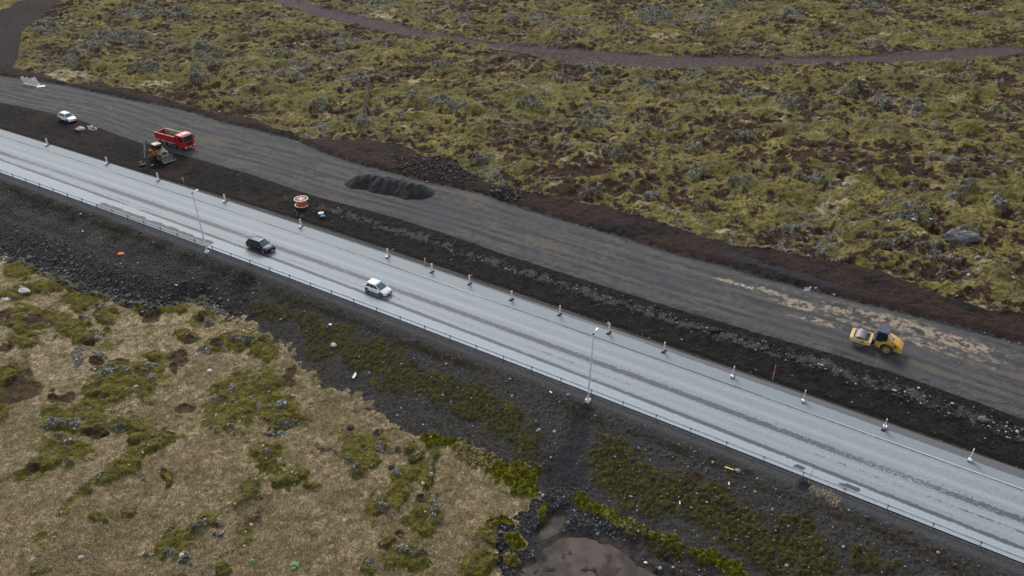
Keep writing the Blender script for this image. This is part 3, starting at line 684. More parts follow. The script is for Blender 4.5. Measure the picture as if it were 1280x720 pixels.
#PART2
# ------------------------------------------------------------------ object helpers
def thing(name, label, cat, loc, rz=0., group=None):
    o = bpy.data.objects.new(name, None); C.objects.link(o); o.empty_display_size = .3
    o.location = loc; o.rotation_euler = (0, 0, rz); o['label'] = label; o['category'] = cat
    if group: o['group'] = group
    return o
def tag(o, label, cat, group=None):
    o['label'] = label; o['category'] = cat
    if group: o['group'] = group
    return o
class MB:
    def __init__(s): s.bm = bmesh.new()
    def _xf(s, vs, M): bmesh.ops.transform(s.bm, matrix=M, verts=vs)
    def box(s, c, d, rot=(0, 0, 0), bev=0., taper=None):
        r = bmesh.ops.create_cube(s.bm, size=1.); vs = r['verts']
        for v in vs: v.co = Vector((v.co.x*d[0], v.co.y*d[1], v.co.z*d[2]))
        if taper:
            for v in vs:
                if v.co.z > 0: v.co.x *= taper[0]; v.co.y *= taper[1]
        if bev:
            es = list({e for v in vs for e in v.link_edges})
            q = bmesh.ops.bevel(s.bm, geom=es, offset=bev, segments=2, affect='EDGES', profile=.6); vs = list({v for f in q['faces'] for v in f.verts} | {v for v in vs if v.is_valid})
        M = Matrix.Translation(c) @ (Matrix.Rotation(rot[2], 4, 'Z') @ Matrix.Rotation(rot[1], 4, 'Y') @ Matrix.Rotation(rot[0], 4, 'X'))
        s._xf(vs, M); return s
    def cyl(s, a, b, r, r2=None, n=16, cap=True):
        a = Vector(a); b = Vector(b); d = b-a
        q = bmesh.ops.create_cone(s.bm, cap_ends=cap, segments=n, radius1=r, radius2=r if r2 is None else r2, depth=d.length)
        s._xf(q['verts'], Matrix.Translation((a+b)/2) @ d.to_track_quat('Z', 'Y').to_matrix().to_4x4()); return s
    def tube(s, pts, r, n=8):
        for a, b in zip(pts[:-1], pts[1:]): s.cyl(a, b, r, n=n)
        return s
    def ring(s, c, R_, r, axis='Y', n=24, m=6):
        c = Vector(c); rows = []
        for i in range(n):
            a = 2*math.pi*i/n; row = []
            for j in range(m):
                b = 2*math.pi*j/m; q = R_+r*math.cos(b); h = r*math.sin(b)
                p = {'Y': (q*math.cos(a), h, q*math.sin(a)), 'Z': (q*math.cos(a), q*math.sin(a), h), 'X': (h, q*math.cos(a), q*math.sin(a))}[axis]
                row.append(s.bm.verts.new(c+Vector(p)))
            rows.append(row)
        for i in range(n):
            for j in range(m): s.bm.faces.new([rows[i][j], rows[(i+1) % n][j], rows[(i+1) % n][(j+1) % m], rows[i][(j+1) % m]])
        return s
    def prism(s, prof, y0, y1, inset=0.):
        """side outline in x,z pulled from y0 to y1"""
        a = [s.bm.verts.new((p[0], y0, p[1])) for p in prof]; b = [s.bm.verts.new((p[0], y1, p[1])) for p in prof]
        s.bm.faces.new(a); s.bm.faces.new(b[::-1])
        for i in range(len(prof)):
            j = (i+1) % len(prof); s.bm.faces.new([a[j], a[i], b[i], b[j]])
        return s
    def loft(s, rings, caps=True):
        R_ = [[s.bm.verts.new(p) for p in r] for r in rings]; n = len(R_[0])
        for a, b in zip(R_[:-1], R_[1:]):
            for i in range(n): s.bm.faces.new([a[i], a[(i+1) % n], b[(i+1) % n], b[i]])
        if caps: s.bm.faces.new(R_[0][::-1]); s.bm.faces.new(R_[-1])
        return s
    def quad(s, pts, th=.01):
        """thin slab standing th proud of four corners"""
        p = [Vector(q) for q in pts]; n = (p[1]-p[0]).cross(p[-1]-p[0]).normalized()*th
        a = [s.bm.verts.new(q-n) for q in p]; b = [s.bm.verts.new(q+n) for q in p]
        s.bm.faces.new(a[::-1]); s.bm.faces.new(b)
        for i in range(len(p)):
            j = (i+1) % len(p); s.bm.faces.new([a[i], a[j], b[j], b[i]])
        return s
    def build(s, name, mat, parent=None, smooth=False, loc=None):
        bmesh.ops.recalc_face_normals(s.bm, faces=s.bm.faces)
        me = bpy.data.meshes.new(name); s.bm.to_mesh(me); s.bm.free()
        if smooth:
            for f in me.polygons: f.use_smooth = True
            me.set_sharp_from_angle(angle=R(38))
        o = link(name, me, mat, parent)
        if loc is not None: o.location = loc
        return o
DIRT = (.07, .055, .045)
def paint(name, col, rough=.32, dirt=.35, sc=1.2): return simple(name, col, rough, 0, .05, sc, (*DIRT, dirt))
M = dict(
 white=paint('white_paint', (.78, .79, .80)), black=simple('black_paint', (.005, .008, .020), .34, 0, .05, 1.2), red=paint('red_paint', (.50, .012, .022), .35, .25),
 yellow=paint('yellow_paint', (.72, .40, .055), .45, .4), paleyellow=paint('pale_yellow_paint', (.70, .48, .22), .5, .35), orange=paint('orange_paint', (.75, .13, .02), .5, .2),
 tyre=simple('tyre_rubber', (.045, .044, .043), .85, 0, .3, 6, (.10, .085, .07, .5)), rim=simple('wheel_metal', (.35, .36, .37), .4, .6), dark=simple('dark_plastic', (.02, .02, .022), .6),
 steel=simple('galvanised_steel', (.44, .50, .55), .5, .1, .12, 2.), poste=simple('lamp_steel', (.66, .74, .80), .4, .1, .1, 2.), postd=simple('post_steel', (.20, .22, .24), .6, .2, .15, 2.), greysteel=simple('worn_grey_steel', (.17, .17, .175), .55, .35, .3, 4., (.13, .10, .07, .6)), drum=simple('drum_steel', (.20, .195, .19), .5, .35, .2, 3., (.14, .12, .10, .6)),
 tan=simple('dusty_steel', (.36, .28, .19), .8, 0, .3, 3.), sandbed=simple('sandy_bed', (.26, .20, .14), .95, 0, .4, 2.5), navy=simple('navy_roof', (.040, .052, .10), .5),
 lamp=simple('lamp_lens', (.75, .78, .8), .15), redlamp=simple('red_lens', (.45, .02, .015), .2), beacon=simple('orange_beacon', (.9, .16, .05), .3),
 chassis=simple('chassis_grey', (.045, .045, .048), .7, 0, .3, 3., (.12, .10, .08, .6)), cream=simple('cream_frame', (.50, .42, .33), .6, 0, .2, 2., (.15, .12, .09, .5)),
 concrete=simple('pale_concrete', (.66, .66, .65), .85, 0, .15, 3., (.2, .19, .17, .5)), rust=simple('rusty_bar', (.20, .055, .025), .85, 0, .3, 6.), cable=simple('orange_cable', (.62, .10, .025), .5, 0, .15, 14.),
 whiteply=simple('white_plastic', (.78, .76, .75), .5, 0, .06, 5., (.3, .24, .2, .3)), blue=simple('blue_plastic', (.16, .42, .72), .4), rubber=simple('black_rubber', (.02, .02, .022), .8), wood=simple('stake_wood', (.55, .36, .14), .8), plate=simple('number_plate', (.8, .8, .82), .4),
 seat=simple('seat_fabric', (.03, .03, .032), .9))
M['black'].node_tree.nodes['Principled BSDF'].inputs['Specular IOR Level'].default_value = .25
def glass_mat(name, col, rough=.07):
    k = NT(name); k.b.inputs['Base Color'].default_value = (*col, 1); k.b.inputs['Roughness'].default_value = rough; k.b.inputs['Specular IOR Level'].default_value = .5
    k.b.inputs['Coat Weight'].default_value = .1; k.b.inputs['Coat Roughness'].default_value = .03
    return k.m
M['glass'] = glass_mat('tinted_glass', (.018, .024, .028)); M['wind'] = glass_mat('windscreen_glass', (.07, .13, .155), .1); M['cabglass'] = glass_mat('green_cab_glass', (.010, .035, .038))
def head(a, b):
    """heading of the line from ground point a to ground point b"""
    return math.atan2(b.y-a.y, b.x-a.x)
def mid_from_side(pr, pf, half_w, side=-1):
    """centre of a vehicle whose near (right hand) wheels touch the ground at pr (rear) and pf (front)"""
    a = head(pr, pf); c = (pr+pf)/2
    n = Vector((-math.sin(a), math.cos(a), 0)); return c+n*half_w*(-side), a

# ------------------------------------------------------------------ cars
def wheel(parent, x, y, r, w, rim_r, side, rim=M['rim']):
    t0 = MB(); t0.ring((0, 0, 0), r-w*.36, w*.36, 'Y', 26, 8); t0.cyl((0, -w/2*.9, 0), (0, w/2*.9, 0), r-w*.25, n=26)
    ty = t0.build('wheel', M['tyre'], parent, True, (x, y, r))
    m = MB(); yy = side*w*.42
    m.ring((0, yy, 0), rim_r, .022, 'Y', 22, 6); m.cyl((0, yy*1.02, 0), (0, yy*1.16, 0), rim_r*.24, n=12); m.cyl((0, yy*.9, 0), (0, yy*1.08, 0), rim_r*.97, n=22)
    m.build('rim', rim, ty, True)
    m = MB(); m.ring((0, yy*1.04, 0), rim_r*.66, rim_r*.16, 'Y', 22, 6); m.build('rim_opening_shade', M['dark'], ty)  # dark ring added on the solid rim as the shaded openings
    return ty
def car(name, label, loc, rz, L, W, H, paintm, kind, trim=None, plate=True):
    o = thing(name, label, 'car', loc, rz)
    h = W/2; belt = H*.60; wb = L*.61; xr = -wb/2-.02*L; xf = wb/2-.02*L; wr = .34 if kind == 'suv' else .31
    x0, x1 = -L/2, L/2
    # body: sections along the car
    secs = [(x0, .80, .42, belt-.10), (x0+.06, .90, .30, belt-.02), (x0+.30, .97, .22, belt+.02), (x0+.9, 1.0, .20, belt+.02), (0, 1.0, .19, belt), (x1-1.25, 1.0, .19, belt-.02), (x1-.95, .99, .19, belt-.06),
            (x1-.55, .96, .20, belt-.16), (x1-.25, .89, .24, belt-.25), (x1-.08, .78, .30, belt-.34), (x1, .66, .38, belt-.44)]
    rings = []
    for (xx, k, zb, zt) in secs:
        w = h*k; q = [(0, zb), (.82, zb), (.95, zb+.09), (1.0, zb+.28), (.985, (zb+zt)/2+.08), (.955, zt-.07), (.90, zt-.012), (.6, zt+.035), (0, zt+.05)]
        pr = [(xx, -a*w, b) for a, b in q]+[(xx, a*w, b) for a, b in q[-2:0:-1]]
        rings.append(pr)
    body = MB().loft(rings).build('body', paintm, o, True)
    # cabin
    rear_over = .16 if kind == 'hatch' else .10
    cb = dict(xr0=x0+rear_over, xf0=x1-(.98 if kind == 'hatch' else 1.18), xr1=x0+(.60 if kind == 'hatch' else .62), xf1=x1-(1.95 if kind == 'hatch' else 1.95))
    def cabring(k, grow=0.):
        xr_ = cb['xr0']+(cb['xr1']-cb['xr0'])*k; xf_ = cb['xf0']+(cb['xf1']-cb['xf0'])*k; w = h*(.925-.20*k)+grow; z = belt+.0+(H-.05-belt)*k
        r = .16; pts = []
        for (cx, cy, a0) in ((xf_-r, w-r, 0), (xr_+r, w-r, 90), (xr_+r, -w+r, 180), (xf_-r, -w+r, 270)):
            for j in range(4):
                a = R(a0+30*j); bow = .05*(1-(abs(cy+r*math.sin(a))/w)**2)*(1 if cx > 0 else -1) if True else 0
                pts.append((cx+r*math.cos(a)+bow, cy+r*math.sin(a), z))
        return pts
    def shrink(pts, f, dz):
        cx = sum(p[0] for p in pts)/len(pts); return [(cx+(p[0]-cx)*f, p[1]*f, p[2]+dz) for p in pts]
    top = cabring(1.0)
    MB().loft([cabring(-.12), cabring(.0), cabring(.5), cabring(.93), shrink(top, .985, .02), shrink(top, .90, .048), shrink(top, .6, .062)]).build('cabin', paintm, o, True)
    def S(k, f, side):      # a point of the side glass, f from rear to front
        xr_ = cb['xr0']+(cb['xr1']-cb['xr0'])*k+.22; xf_ = cb['xf0']+(cb['xf1']-cb['xf0'])*k-.10
        return (xr_+(xf_-xr_)*f, side*(h*(.925-.20*k)+.008), belt+(H-.05-belt)*k)
    for side in (-1, 1):
        for (fa, fb) in ((.02, .30), (.335, .63), (.665, .985)):
            pts = [S(.12, fa, side), S(.12, fb, side), S(.84, fb if fb < .9 else fb-.02, side), S(.84, fa if fa > .1 else fa+.06, side)]
            MB().quad(pts, .006).build('side_window', M['glass'], o)
    def Fp(k, c, front=True):
        w = h*(.925-.20*k)-.09
        bow = .055*(1-c*c)
        if front: xx = cb['xf0']+(cb['xf1']-cb['xf0'])*k+.012+bow
        else: xx = cb['xr0']+(cb['xr1']-cb['xr0'])*k-.012-bow
        return (xx, c*w, belt+(H-.05-belt)*k)
    for front, nm, mt, ka, kb in ((True, 'windscreen', M['wind'], .04, .93), (False, 'rear_window', M['glass'], .2, .86)):
        m = MB(); n_ = 6
        for i in range(n_):
            a, b = -1+2*i/n_, -1+2*(i+1)/n_
            m.quad([Fp(ka, a, front), Fp(ka, b, front), Fp(kb, b, front), Fp(kb, a, front)], .007)
        m.build(nm, mt, o, True)
    for side in (-1, 1):
        for xx in (xr, xf):
            m = MB(); m.cyl((xx, side*(h*.86), wr+.03), (xx, side*(h*.99+.006), wr+.03), wr+.075, n=24); m.build('wheel_arch', M['dark'], o)
            wheel(o, xx, side*(h-.095), wr, .22, wr*.66, side)
        m = MB(); m.box((x1-.33, side*h*.72, belt-.30), (.30, .20, .10), (0, R(22), side*R(-24)), .03); m.build('headlight', M['lamp'], o, True)
        m = MB(); m.box((x0+.13, side*h*.78, belt-.14), (.12, .20, .22), (0, 0, side*R(20)), .02); m.build('tail_light', M['redlamp'], o, True)
        m = MB(); m.box((cb['xf0']-.30, side*(h+.07), belt+.08), (.12, .20, .13), (0, 0, side*R(12)), .03); m.build('wing_mirror', paintm, o, True)
        m = MB(); m.box((0, side*(h*.985), .27), (wb-.85, .03, .09), (0, 0, 0), .01); m.build('sill', M['dark'], o)
        for xx in (-.28, .55):
            m = MB(); m.box((xx, side*(h*.985), belt-.13), (.18, .03, .03)); m.build('door_handle', paintm if kind == 'hatch' else M['rim'], o)
    m = MB(); m.box((x1-.07, 0, .50), (.10, W*.52, .20), (0, R(-14), 0), .03); m.build('grille', M['dark'], o)
    m = MB(); m.box((x1-.06, 0, .29), (.12, W*.70, .12), (0, 0, 0), .03); m.build('bumper_vent', M['dark'], o)
    m = MB(); m.box((x1-.005, 0, .47), (.03, .46, .11)); m.build('number_plate', M['plate'], o)
    if kind == 'suv':
        for side in (-1, 1):
            m = MB(); m.box(((cb['xr1']+cb['xf1'])/2, side*h*.66, H+.035), (1.5, .04, .04), (0, 0, 0), .01); m.build('roof_rail', trim or M['dark'], o)
    m = MB(); m.cyl((cb['xr1']+.15, 0, H-.01), (cb['xr1']-.05, 0, H+.16), .012, n=6); m.build('aerial', M['dark'], o)
    return o
pr, pf = P(459, 364.6, .03), P(478, 371.8, .03); c_, a_ = mid_from_side(pr, pf, .80)
car('hatchback_car', 'white hatchback driving on the highway towards the right, ahead of a black car', (c_.x, c_.y, .055), a_, 4.05, 1.76, 1.50, M['white'], 'hatch')
pr, pf = P(313.4, 311.6, .03), P(330.4, 317.6, .03); c_, a_ = mid_from_side(pr, pf, .84)
car('black_car', 'black estate-like sport utility car driving on the highway behind the white one', (c_.x, c_.y, .055), a_, 4.75, 1.90, 1.66, M['black'], 'suv', M['dark'])
pr, pf = G(76.5, 150.6), G(85.8, 154.0); c_, a_ = mid_from_side(pr, pf, .80)
car('parked_car', 'white car with roof rails parked on brown soil beside the new gravel road', (c_.x, c_.y, float(gz(np.array([c_.x]), np.array([c_.y]))[0])+.02), a_, 4.55, 1.84, 1.66, M['white'], 'suv', M['dark'])

# ------------------------------------------------------------------ red tipper lorry
def lorry():
    a0 = G(219, 185.4); b0 = G(227, 188.0); a_ = math.radians(-29.5)
    n = Vector((-math.sin(a_), math.cos(a_), 0)); d = Vector((math.cos(a_), math.sin(a_), 0))
    L = 8.2; loc = b0+n*1.1-d*(L/2-1.35); loc.z = float(gz(np.array([loc.x]), np.array([loc.y]))[0])+.02
    o = thing('tipper_lorry', 'red four axle tipper lorry with an empty sandy body, stopped on the new gravel road', 'lorry', loc, a_)
    MB().box((-.2, 0, .82), (L-.6, .85, .26), bev=.02).build('chassis', M['chassis'], o)
    xs = [L/2-1.35, L/2-3.05, -L/2+2.35, -L/2+1.0]
    for xx in xs:
        for sd in (-1, 1): wheel(o, xx, sd*1.06, .51, .34, .29, sd)
    # cab
    xc0, xc1 = L/2-2.15, L/2
    MB().prism([(xc0, .75), (xc1-.02, .55), (xc1, .95), (xc1-.02, 1.75), (xc1-.22, 2.78), (xc1-.45, 2.98), (xc0+.1, 3.02), (xc0, 2.9)], -1.22, 1.22).build('cab', M['red'], o)
    MB().quad([(xc1+.012, -1.06, 1.80), (xc1+.012, 1.06, 1.80), (xc1-.175, 1.02, 2.68), (xc1-.175, -1.02, 2.68)], .012).build('windscreen', M['glass'], o)
    MB().box((xc1-.10, 0, 2.92), (.36, 2.3, .06), (0, R(8), 0)).build('sun_visor', M['dark'], o)
    MB().box((xc1-.95, 0, 3.05), (.75, .8, .07), bev=.02).build('roof_hatch', M['whiteply'], o)
    MB().box((xc1+.02, 0, 1.28), (.05, 1.35, .62), bev=.02).build('grille', M['dark'], o)
    MB().box((xc1+.02, 0, .62), (.16, 2.42, .36), bev=.05).build('bumper', M['red'], o)
    MB().box((xc1+.115, 0, .66), (.02, .5, .12)).build('number_plate', M['plate'], o)
    for sd in (-1, 1):
        MB().quad([(xc1-1.35, sd*1.225, 1.75), (xc1-.42, sd*1.225, 1.72), (xc1-.52, sd*1.225, 2.60), (xc1-1.35, sd*1.225, 2.60)], .01).build('side_window', M['glass'], o)
        MB().box((xc1+.04, sd*.98, .72), (.16, .34, .22), bev=.03).build('headlight', M['lamp'], o)
        m = MB(); m.box((xc1-.06, sd*1.42, 2.25), (.14, .24, .62), bev=.03); m.tube([(xc1-.2, sd*1.2, 2.55), (xc1-.06, sd*1.42, 2.5)], .025); m.build('wing_mirror', M['dark'], o)
        MB().prism([(xs[0]-.75, .55), (xs[0]-.62, 1.0), (xs[0]-.3, 1.18), (xs[0]+.3, 1.18), (xs[0]+.62, 1.0), (xs[0]+.7, .75), (xs[0]+.55, .95), (xs[0]+.28, 1.08), (xs[0]-.28, 1.08), (xs[0]-.55, .95)], sd*1.235, sd*.95).build('mudguard', M['dark'], o)
        MB().box((xs[1]-1.15, sd*1.0, .78), (.9, .42, .52), bev=.05).build('fuel_tank', M['rim'], o)
        MB().box((-1.0, sd*1.18, 1.14), (4.9, .06, .16)).build('side_rail', M['cream'], o)
    # tipper body
    bx0, bx1 = -L/2-.05, L/2-2.4; zb, zt = 1.28, 2.42; th = .10
    for sd in (-1, 1):
        m = MB(); m.box(((bx0+bx1)/2, sd*1.2, (zb+zt)/2), (bx1-bx0, th, zt-zb))
        m.box(((bx0+bx1)/2, sd*1.2, zt+.03), (bx1-bx0, th+.08, .10))
        m.build('tipper_side', M['red'], o)
        MB().box(((bx0+bx1)/2, sd*1.143, (zb+zt)/2+.03), (bx1-bx0-.2, .012, zt-zb-.04)).build('side_lining', M['tan'], o)
        MB().box(((bx0+bx1)/2, sd*1.2, zt+.088), (bx1-bx0, th+.05, .015)).build('worn_rim', M['cream'], o)
    MB().box((bx0+.05, 0, (zb+zt)/2-.02), (.10, 2.3, zt-zb-.05)).build('tailboard', M['red'], o)
    MB().box((bx1-.05, 0, (zb+zt)/2+.12), (.12, 2.5, zt-zb+.24)).build('headboard', M['red'], o)
    MB().box((bx1-.118, 0, (zb+zt)/2+.1), (.012, 2.2, zt-zb)).build('headboard_lining', M['tan'], o)
    MB().box(((bx0+bx1)/2, 0, zb+.02), (bx1-bx0-.15, 2.3, .10)).build('tipper_floor', M['sandbed'], o)
    MB().box((bx1+.22, 0, zt+.28), (.5, 2.4, .05), (0, R(-6), 0)).build('cab_guard', M['red'], o)
    MB().box(((bx0+bx1)/2, 0, 1.12), (bx1-bx0-.2, 1.2, .2)).build('subframe', M['cream'], o)
    for sd in (-1, 1): MB().box((bx0+.02, sd*.95, .95), (.06, .38, .14)).build('tail_light', M['redlamp'], o)
lorry()

# ------------------------------------------------------------------ backhoe loader
def loader():
    c0 = G(201, 197.5); a_ = R(-38); c0.z += .02
    d = Vector((math.cos(a_), math.sin(a_), 0)); n = Vector((-math.sin(a_), math.cos(a_), 0))
    o = thing('backhoe_loader', 'yellow backhoe loader with a grey front bucket, digging by the highway edge', 'excavator', c0, a_)
    def loc(p): q = p-c0; return (q.dot(d), q.dot(n), q.z)
    MB().prism([(-1.5, .75), (1.9, .75), (2.0, 1.0), (1.95, 1.55), (.75, 1.75), (-.1, 1.8), (-1.5, 1.45)], -.55, .55).build('body', M['yellow'], o)
    MB().prism([(.55, 1.4), (2.0, 1.15), (2.05, 1.5), (1.9, 1.68), (.55, 1.98)], -.44, .44).build('bonnet', M['chassis'], o)
    m = MB(); m.box((-.45, 0, 2.10), (1.25, 1.25, 1.15), bev=.05, taper=(.88, .9)); m.build('cab', M['cabglass'], o)
    MB().box((-.45, 0, 2.74), (1.45, 1.35, .12), bev=.04).build('cab_roof', M['paleyellow'], o)
    MB().box((-.05, .0, 2.815), (.5, .9, .03)).build('roof_window', M['wind'], o)
    m = MB()
    for sx in (-1.05, .15):
        for sy in (-.62, .62): m.tube([(sx, sy, 1.5), (sx*.93-.03, sy*.93, 2.72)], .045)
    m.build('cab_frame', M['dark'], o)
    for sd in (-1, 1):
        wheel(o, -1.0, sd*.98, .72, .45, .36, sd, M['yellow']); wheel(o, 1.25, sd*.95, .62, .40, .30, sd, M['yellow'])
        MB().prism([(-1.8, 1.2), (-1.45, 1.55), (-.6, 1.55), (-.25, 1.2), (-.3, 1.35), (-.62, 1.65), (-1.45, 1.65)], sd*.72, sd*1.2).build('mudguard', M['orange'], o)
        m = MB(); m.prism([(.1, 1.75), (.3, 1.95), (1.8, 1.45), (2.55, .65), (2.4, .5), (1.7, 1.2)], sd*.62, sd*.74); m.build('loader_arm', M['greysteel'], o)
        m = MB(); m.tube([(.6, sd*.5, 1.2), (1.9, sd*.5, 1.1)], .06); m.build('hydraulic_ram', M['steel'], o)
        MB().box((-.3, sd*.98, 1.05), (.6, .3, .5), bev=.04).build('side_box', M['orange'], o)
    # front bucket: curved sheet, open forward
    prof = [(2.5, 1.05), (2.38, .85), (2.36, .55), (2.45, .28), (2.68, .12), (3.25, .06), (3.25, .10), (2.72, .18), (2.52, .34), (2.43, .58), (2.46, .84), (2.56, 1.02)]
    MB().prism(prof, -1.25, 1.25).build('front_bucket', M['greysteel'], o)
    for sd in (-1, 1): MB().prism([(2.5, 1.05), (2.36, .55), (2.45, .28), (2.68, .10), (3.2, .08), (2.95, .45)], sd*1.25, sd*1.22).build('bucket_side', M['greysteel'], o)
    MB().box((3.27, 0, .08), (.12, 2.54, .05)).build('bucket_lip', M['tan'], o)
    # digging arm
    ap = Vector(loc(P(180.3, 176.5, 3.5))); foot = Vector((-1.75, .1, 1.1)); low = Vector(loc(P(181.3, 198.5, 1.15))); tip = Vector(loc(G(179, 206.5)))+Vector((0, 0, .25))
    m = MB(); m.box((-1.7, 0, .95), (.35, 1.9, .7), bev=.04); m.build('rear_frame', M['yellow'], o)
    def beam(a, b, w0, w1, nm, mt):
        a = Vector(a); b = Vector(b); q = MB(); dd = b-a
        q.box((0, 0, 0), (w0, w0*1.3, dd.length), taper=(w1/w0, w1/w0)); ob = q.build(nm, mt, o); ob.matrix_local = Matrix.Translation((a+b)/2) @ dd.to_track_quat('Z', 'Y').to_matrix().to_4x4(); return ob
    beam(foot, ap, .42, .32, 'boom', M['greysteel']); beam(ap, low, .34, .24, 'dipper', M['greysteel'])
    m = MB(); m.tube([foot+Vector((0, 0, .5)), (foot+ap)/2+Vector((0, 0, .28))], .06); m.tube([ap+Vector((.15, 0, .1)), (ap+low)/2+Vector((.18, 0, 0))], .06); m.build('hydraulic_ram', M['steel'], o)
    m = MB(); m.tube([low, tip+Vector((0, 0, .25))], .1); m.build('bucket_link', M['dark'], o)
    q = MB(); q.prism([(-.35, .35), (-.42, 0), (-.25, -.25), (.15, -.33), (.42, -.15), (.36, -.12), (.12, -.25), (-.2, -.18), (-.34, .02), (-.27, .33)], -.55, .55)
    for sd in (-1, 1): q.prism([(-.35, .35), (-.42, 0), (-.25, -.25), (.15, -.33), (.4, -.15), (.1, .15)], sd*.55, sd*.52)
    ob = q.build('digging_bucket', M['tan'], o); ob.location = tip+Vector((0, 0, .1)); ob.rotation_euler = (0, 0, R(-20))
    for sd in (-1, 1):
        MB().tube([(-1.7, sd*.8, 1.0), (-2.0, sd*1.25, .15)], .07).build('stabiliser', M['yellow'], o)
    m = MB(); m.cyl((-.8, .4, 2.8), (-.8, .4, 2.98), .07, n=10); m.build('beacon', M['beacon'], o)
loader()

# ------------------------------------------------------------------ road roller
def roller():
    pd = G(1073, 434.2); pw = G(1104.3, 443.4); a_ = head(pw, pd)        # drives towards the left
    n = Vector((-math.sin(a_), math.cos(a_), 0))
    wb = 3.15; c0 = (pd+pw)/2 - n*1.02; c0.z = float(gz(np.array([c0.x]), np.array([c0.y]))[0])+.01
    o = thing('road_roller', 'yellow single drum road roller compacting the new road, navy cab roof', 'road roller', c0, a_)
    xd, xw = wb/2, -wb/2
    m = MB(); m.cyl((xd, -.98, .78), (xd, .98, .78), .78, n=48); m.build('drum', M['drum'], o, True)
    for sd in (-1, 1):
        m = MB(); m.cyl((xd, sd*.97, .78), (xd, sd*1.0, .78), .62, n=32); m.build('drum_hub', M['greysteel'], o, True)
        m = MB(); m.prism([(xd-1.3, .72), (xd+1.12, .72), (xd+1.12, 1.22), (xd-1.3, 1.22)], sd*1.04, sd*1.16); m.build('drum_frame', M['paleyellow'], o)
        MB().box((xd-.35, sd*1.165, .98), (.34, .012, .16)).build('dark_badge', M['dark'], o)
    MB().box((xd+1.0, 0, .98), (.40, 2.06, .50), bev=.02).build('front_beam', M['paleyellow'], o)
    MB().box((xd-1.16, 0, .98), (.28, 2.06, .46), bev=.02).build('rear_beam', M['paleyellow'], o)
    MB().box((xd-1.45, 0, .85), (.5, .6, .55), bev=.05).build('articulation_joint', M['dark'], o)
    MB().box((xd-.92, 0, 1.24), (.12, 1.9, .08)).build('scraper', M['dark'], o)
    for sd in (-1, 1):
        w_ = wheel(o, xw, sd*.80, .76, .56, .38, sd, M['yellow'])
    # rear body
    MB().prism([(xw+1.35, .62), (xw+1.35, 1.28), (xw+.4, 1.45), (xw-.6, 1.45), (xw-1.55, 1.05), (xw-1.62, .62), (xw-1.2, .52), (xw+.9, .52)], -.52, .52).build('chassis', M['yellow'], o)
    MB().prism([(xw+.20, 1.45), (xw+.20, 2.12), (xw-.15, 2.12), (xw-1.15, 1.72), (xw-1.66, 1.30), (xw-1.72, .75), (xw-1.45, .70), (xw-.75, 1.30)], -.86, .86).build('bonnet', M['yellow'], o)
    MB().box((xw-.32, 0, 2.075), (1.0, 1.3, .025), (0, R(-21.8), 0)).build('bonnet_top', M['paleyellow'], o).location = (0.08, 0, 0)
    MB().box((xw-1.70, 0, 1.05), (.05, 1.1, .42), (0, R(-6), 0)).build('radiator_grille', M['dark'], o)
    for sd in (-1, 1):
        MB().box((xw-.85, sd*.865, 1.45), (.45, .02, .22), (0, R(-30), 0)).build('air_vent', M['dark'], o)
        MB().prism([(xw+1.0, .9), (xw+.85, 1.5), (xw+.35, 1.75), (xw-.1, 1.75), (xw-.1, 1.6), (xw+.3, 1.6), (xw+.7, 1.4), (xw+.85, .9)], sd*.58, sd*1.05).build('mudguard', M['yellow'], o)
        MB().box((xw-1.64, sd*.7, 1.2), (.05, .18, .1)).build('tail_light', M['redlamp'], o)
        m = MB(); m.box((xw+1.75, sd*.62, 1.75), (.08, .12, .1)); m.build('work_light', M['lamp'], o)
    MB().box((xw+.85, 0, 1.28), (1.0, 1.5, .34), bev=.03).build('cab_floor', M['yellow'], o)
    m = MB(); m.box((xw+.88, 0, 2.15), (1.20, 1.45, 1.40), bev=.05, taper=(.86, .92)); m.build('cab', M['cabglass'], o)
    m = MB()
    for sx in (-.58, .58):
        for sy in (-.72, .72): m.tube([(xw+.88+sx, sy, 1.45), (xw+.88+sx*.88, sy*.93, 2.84)], .045)
    m.build('cab_frame', M['dark'], o)
    MB().box((xw+.86, 0, 2.91), (1.45, 1.72, .10), bev=.03).build('cab_roof', M['navy'], o)
    m = MB(); m.cyl((xw+.45, .35, 2.96), (xw+.45, .35, 3.14), .09, .06, n=12); m.build('beacon', M['beacon'], o, True)
    m = MB(); m.tube([(xw-.45, .35, 1.95), (xw-.45, .35, 2.35)], .05); m.build('exhaust', M['dark'], o)
    m = MB(); m.tube([(xw+1.45, -.75, 1.5), (xw+1.75, -.8, 2.0), (xw+1.45, -.75, 2.2)], .022); m.build('handrail', M['cream'], o)
roller()

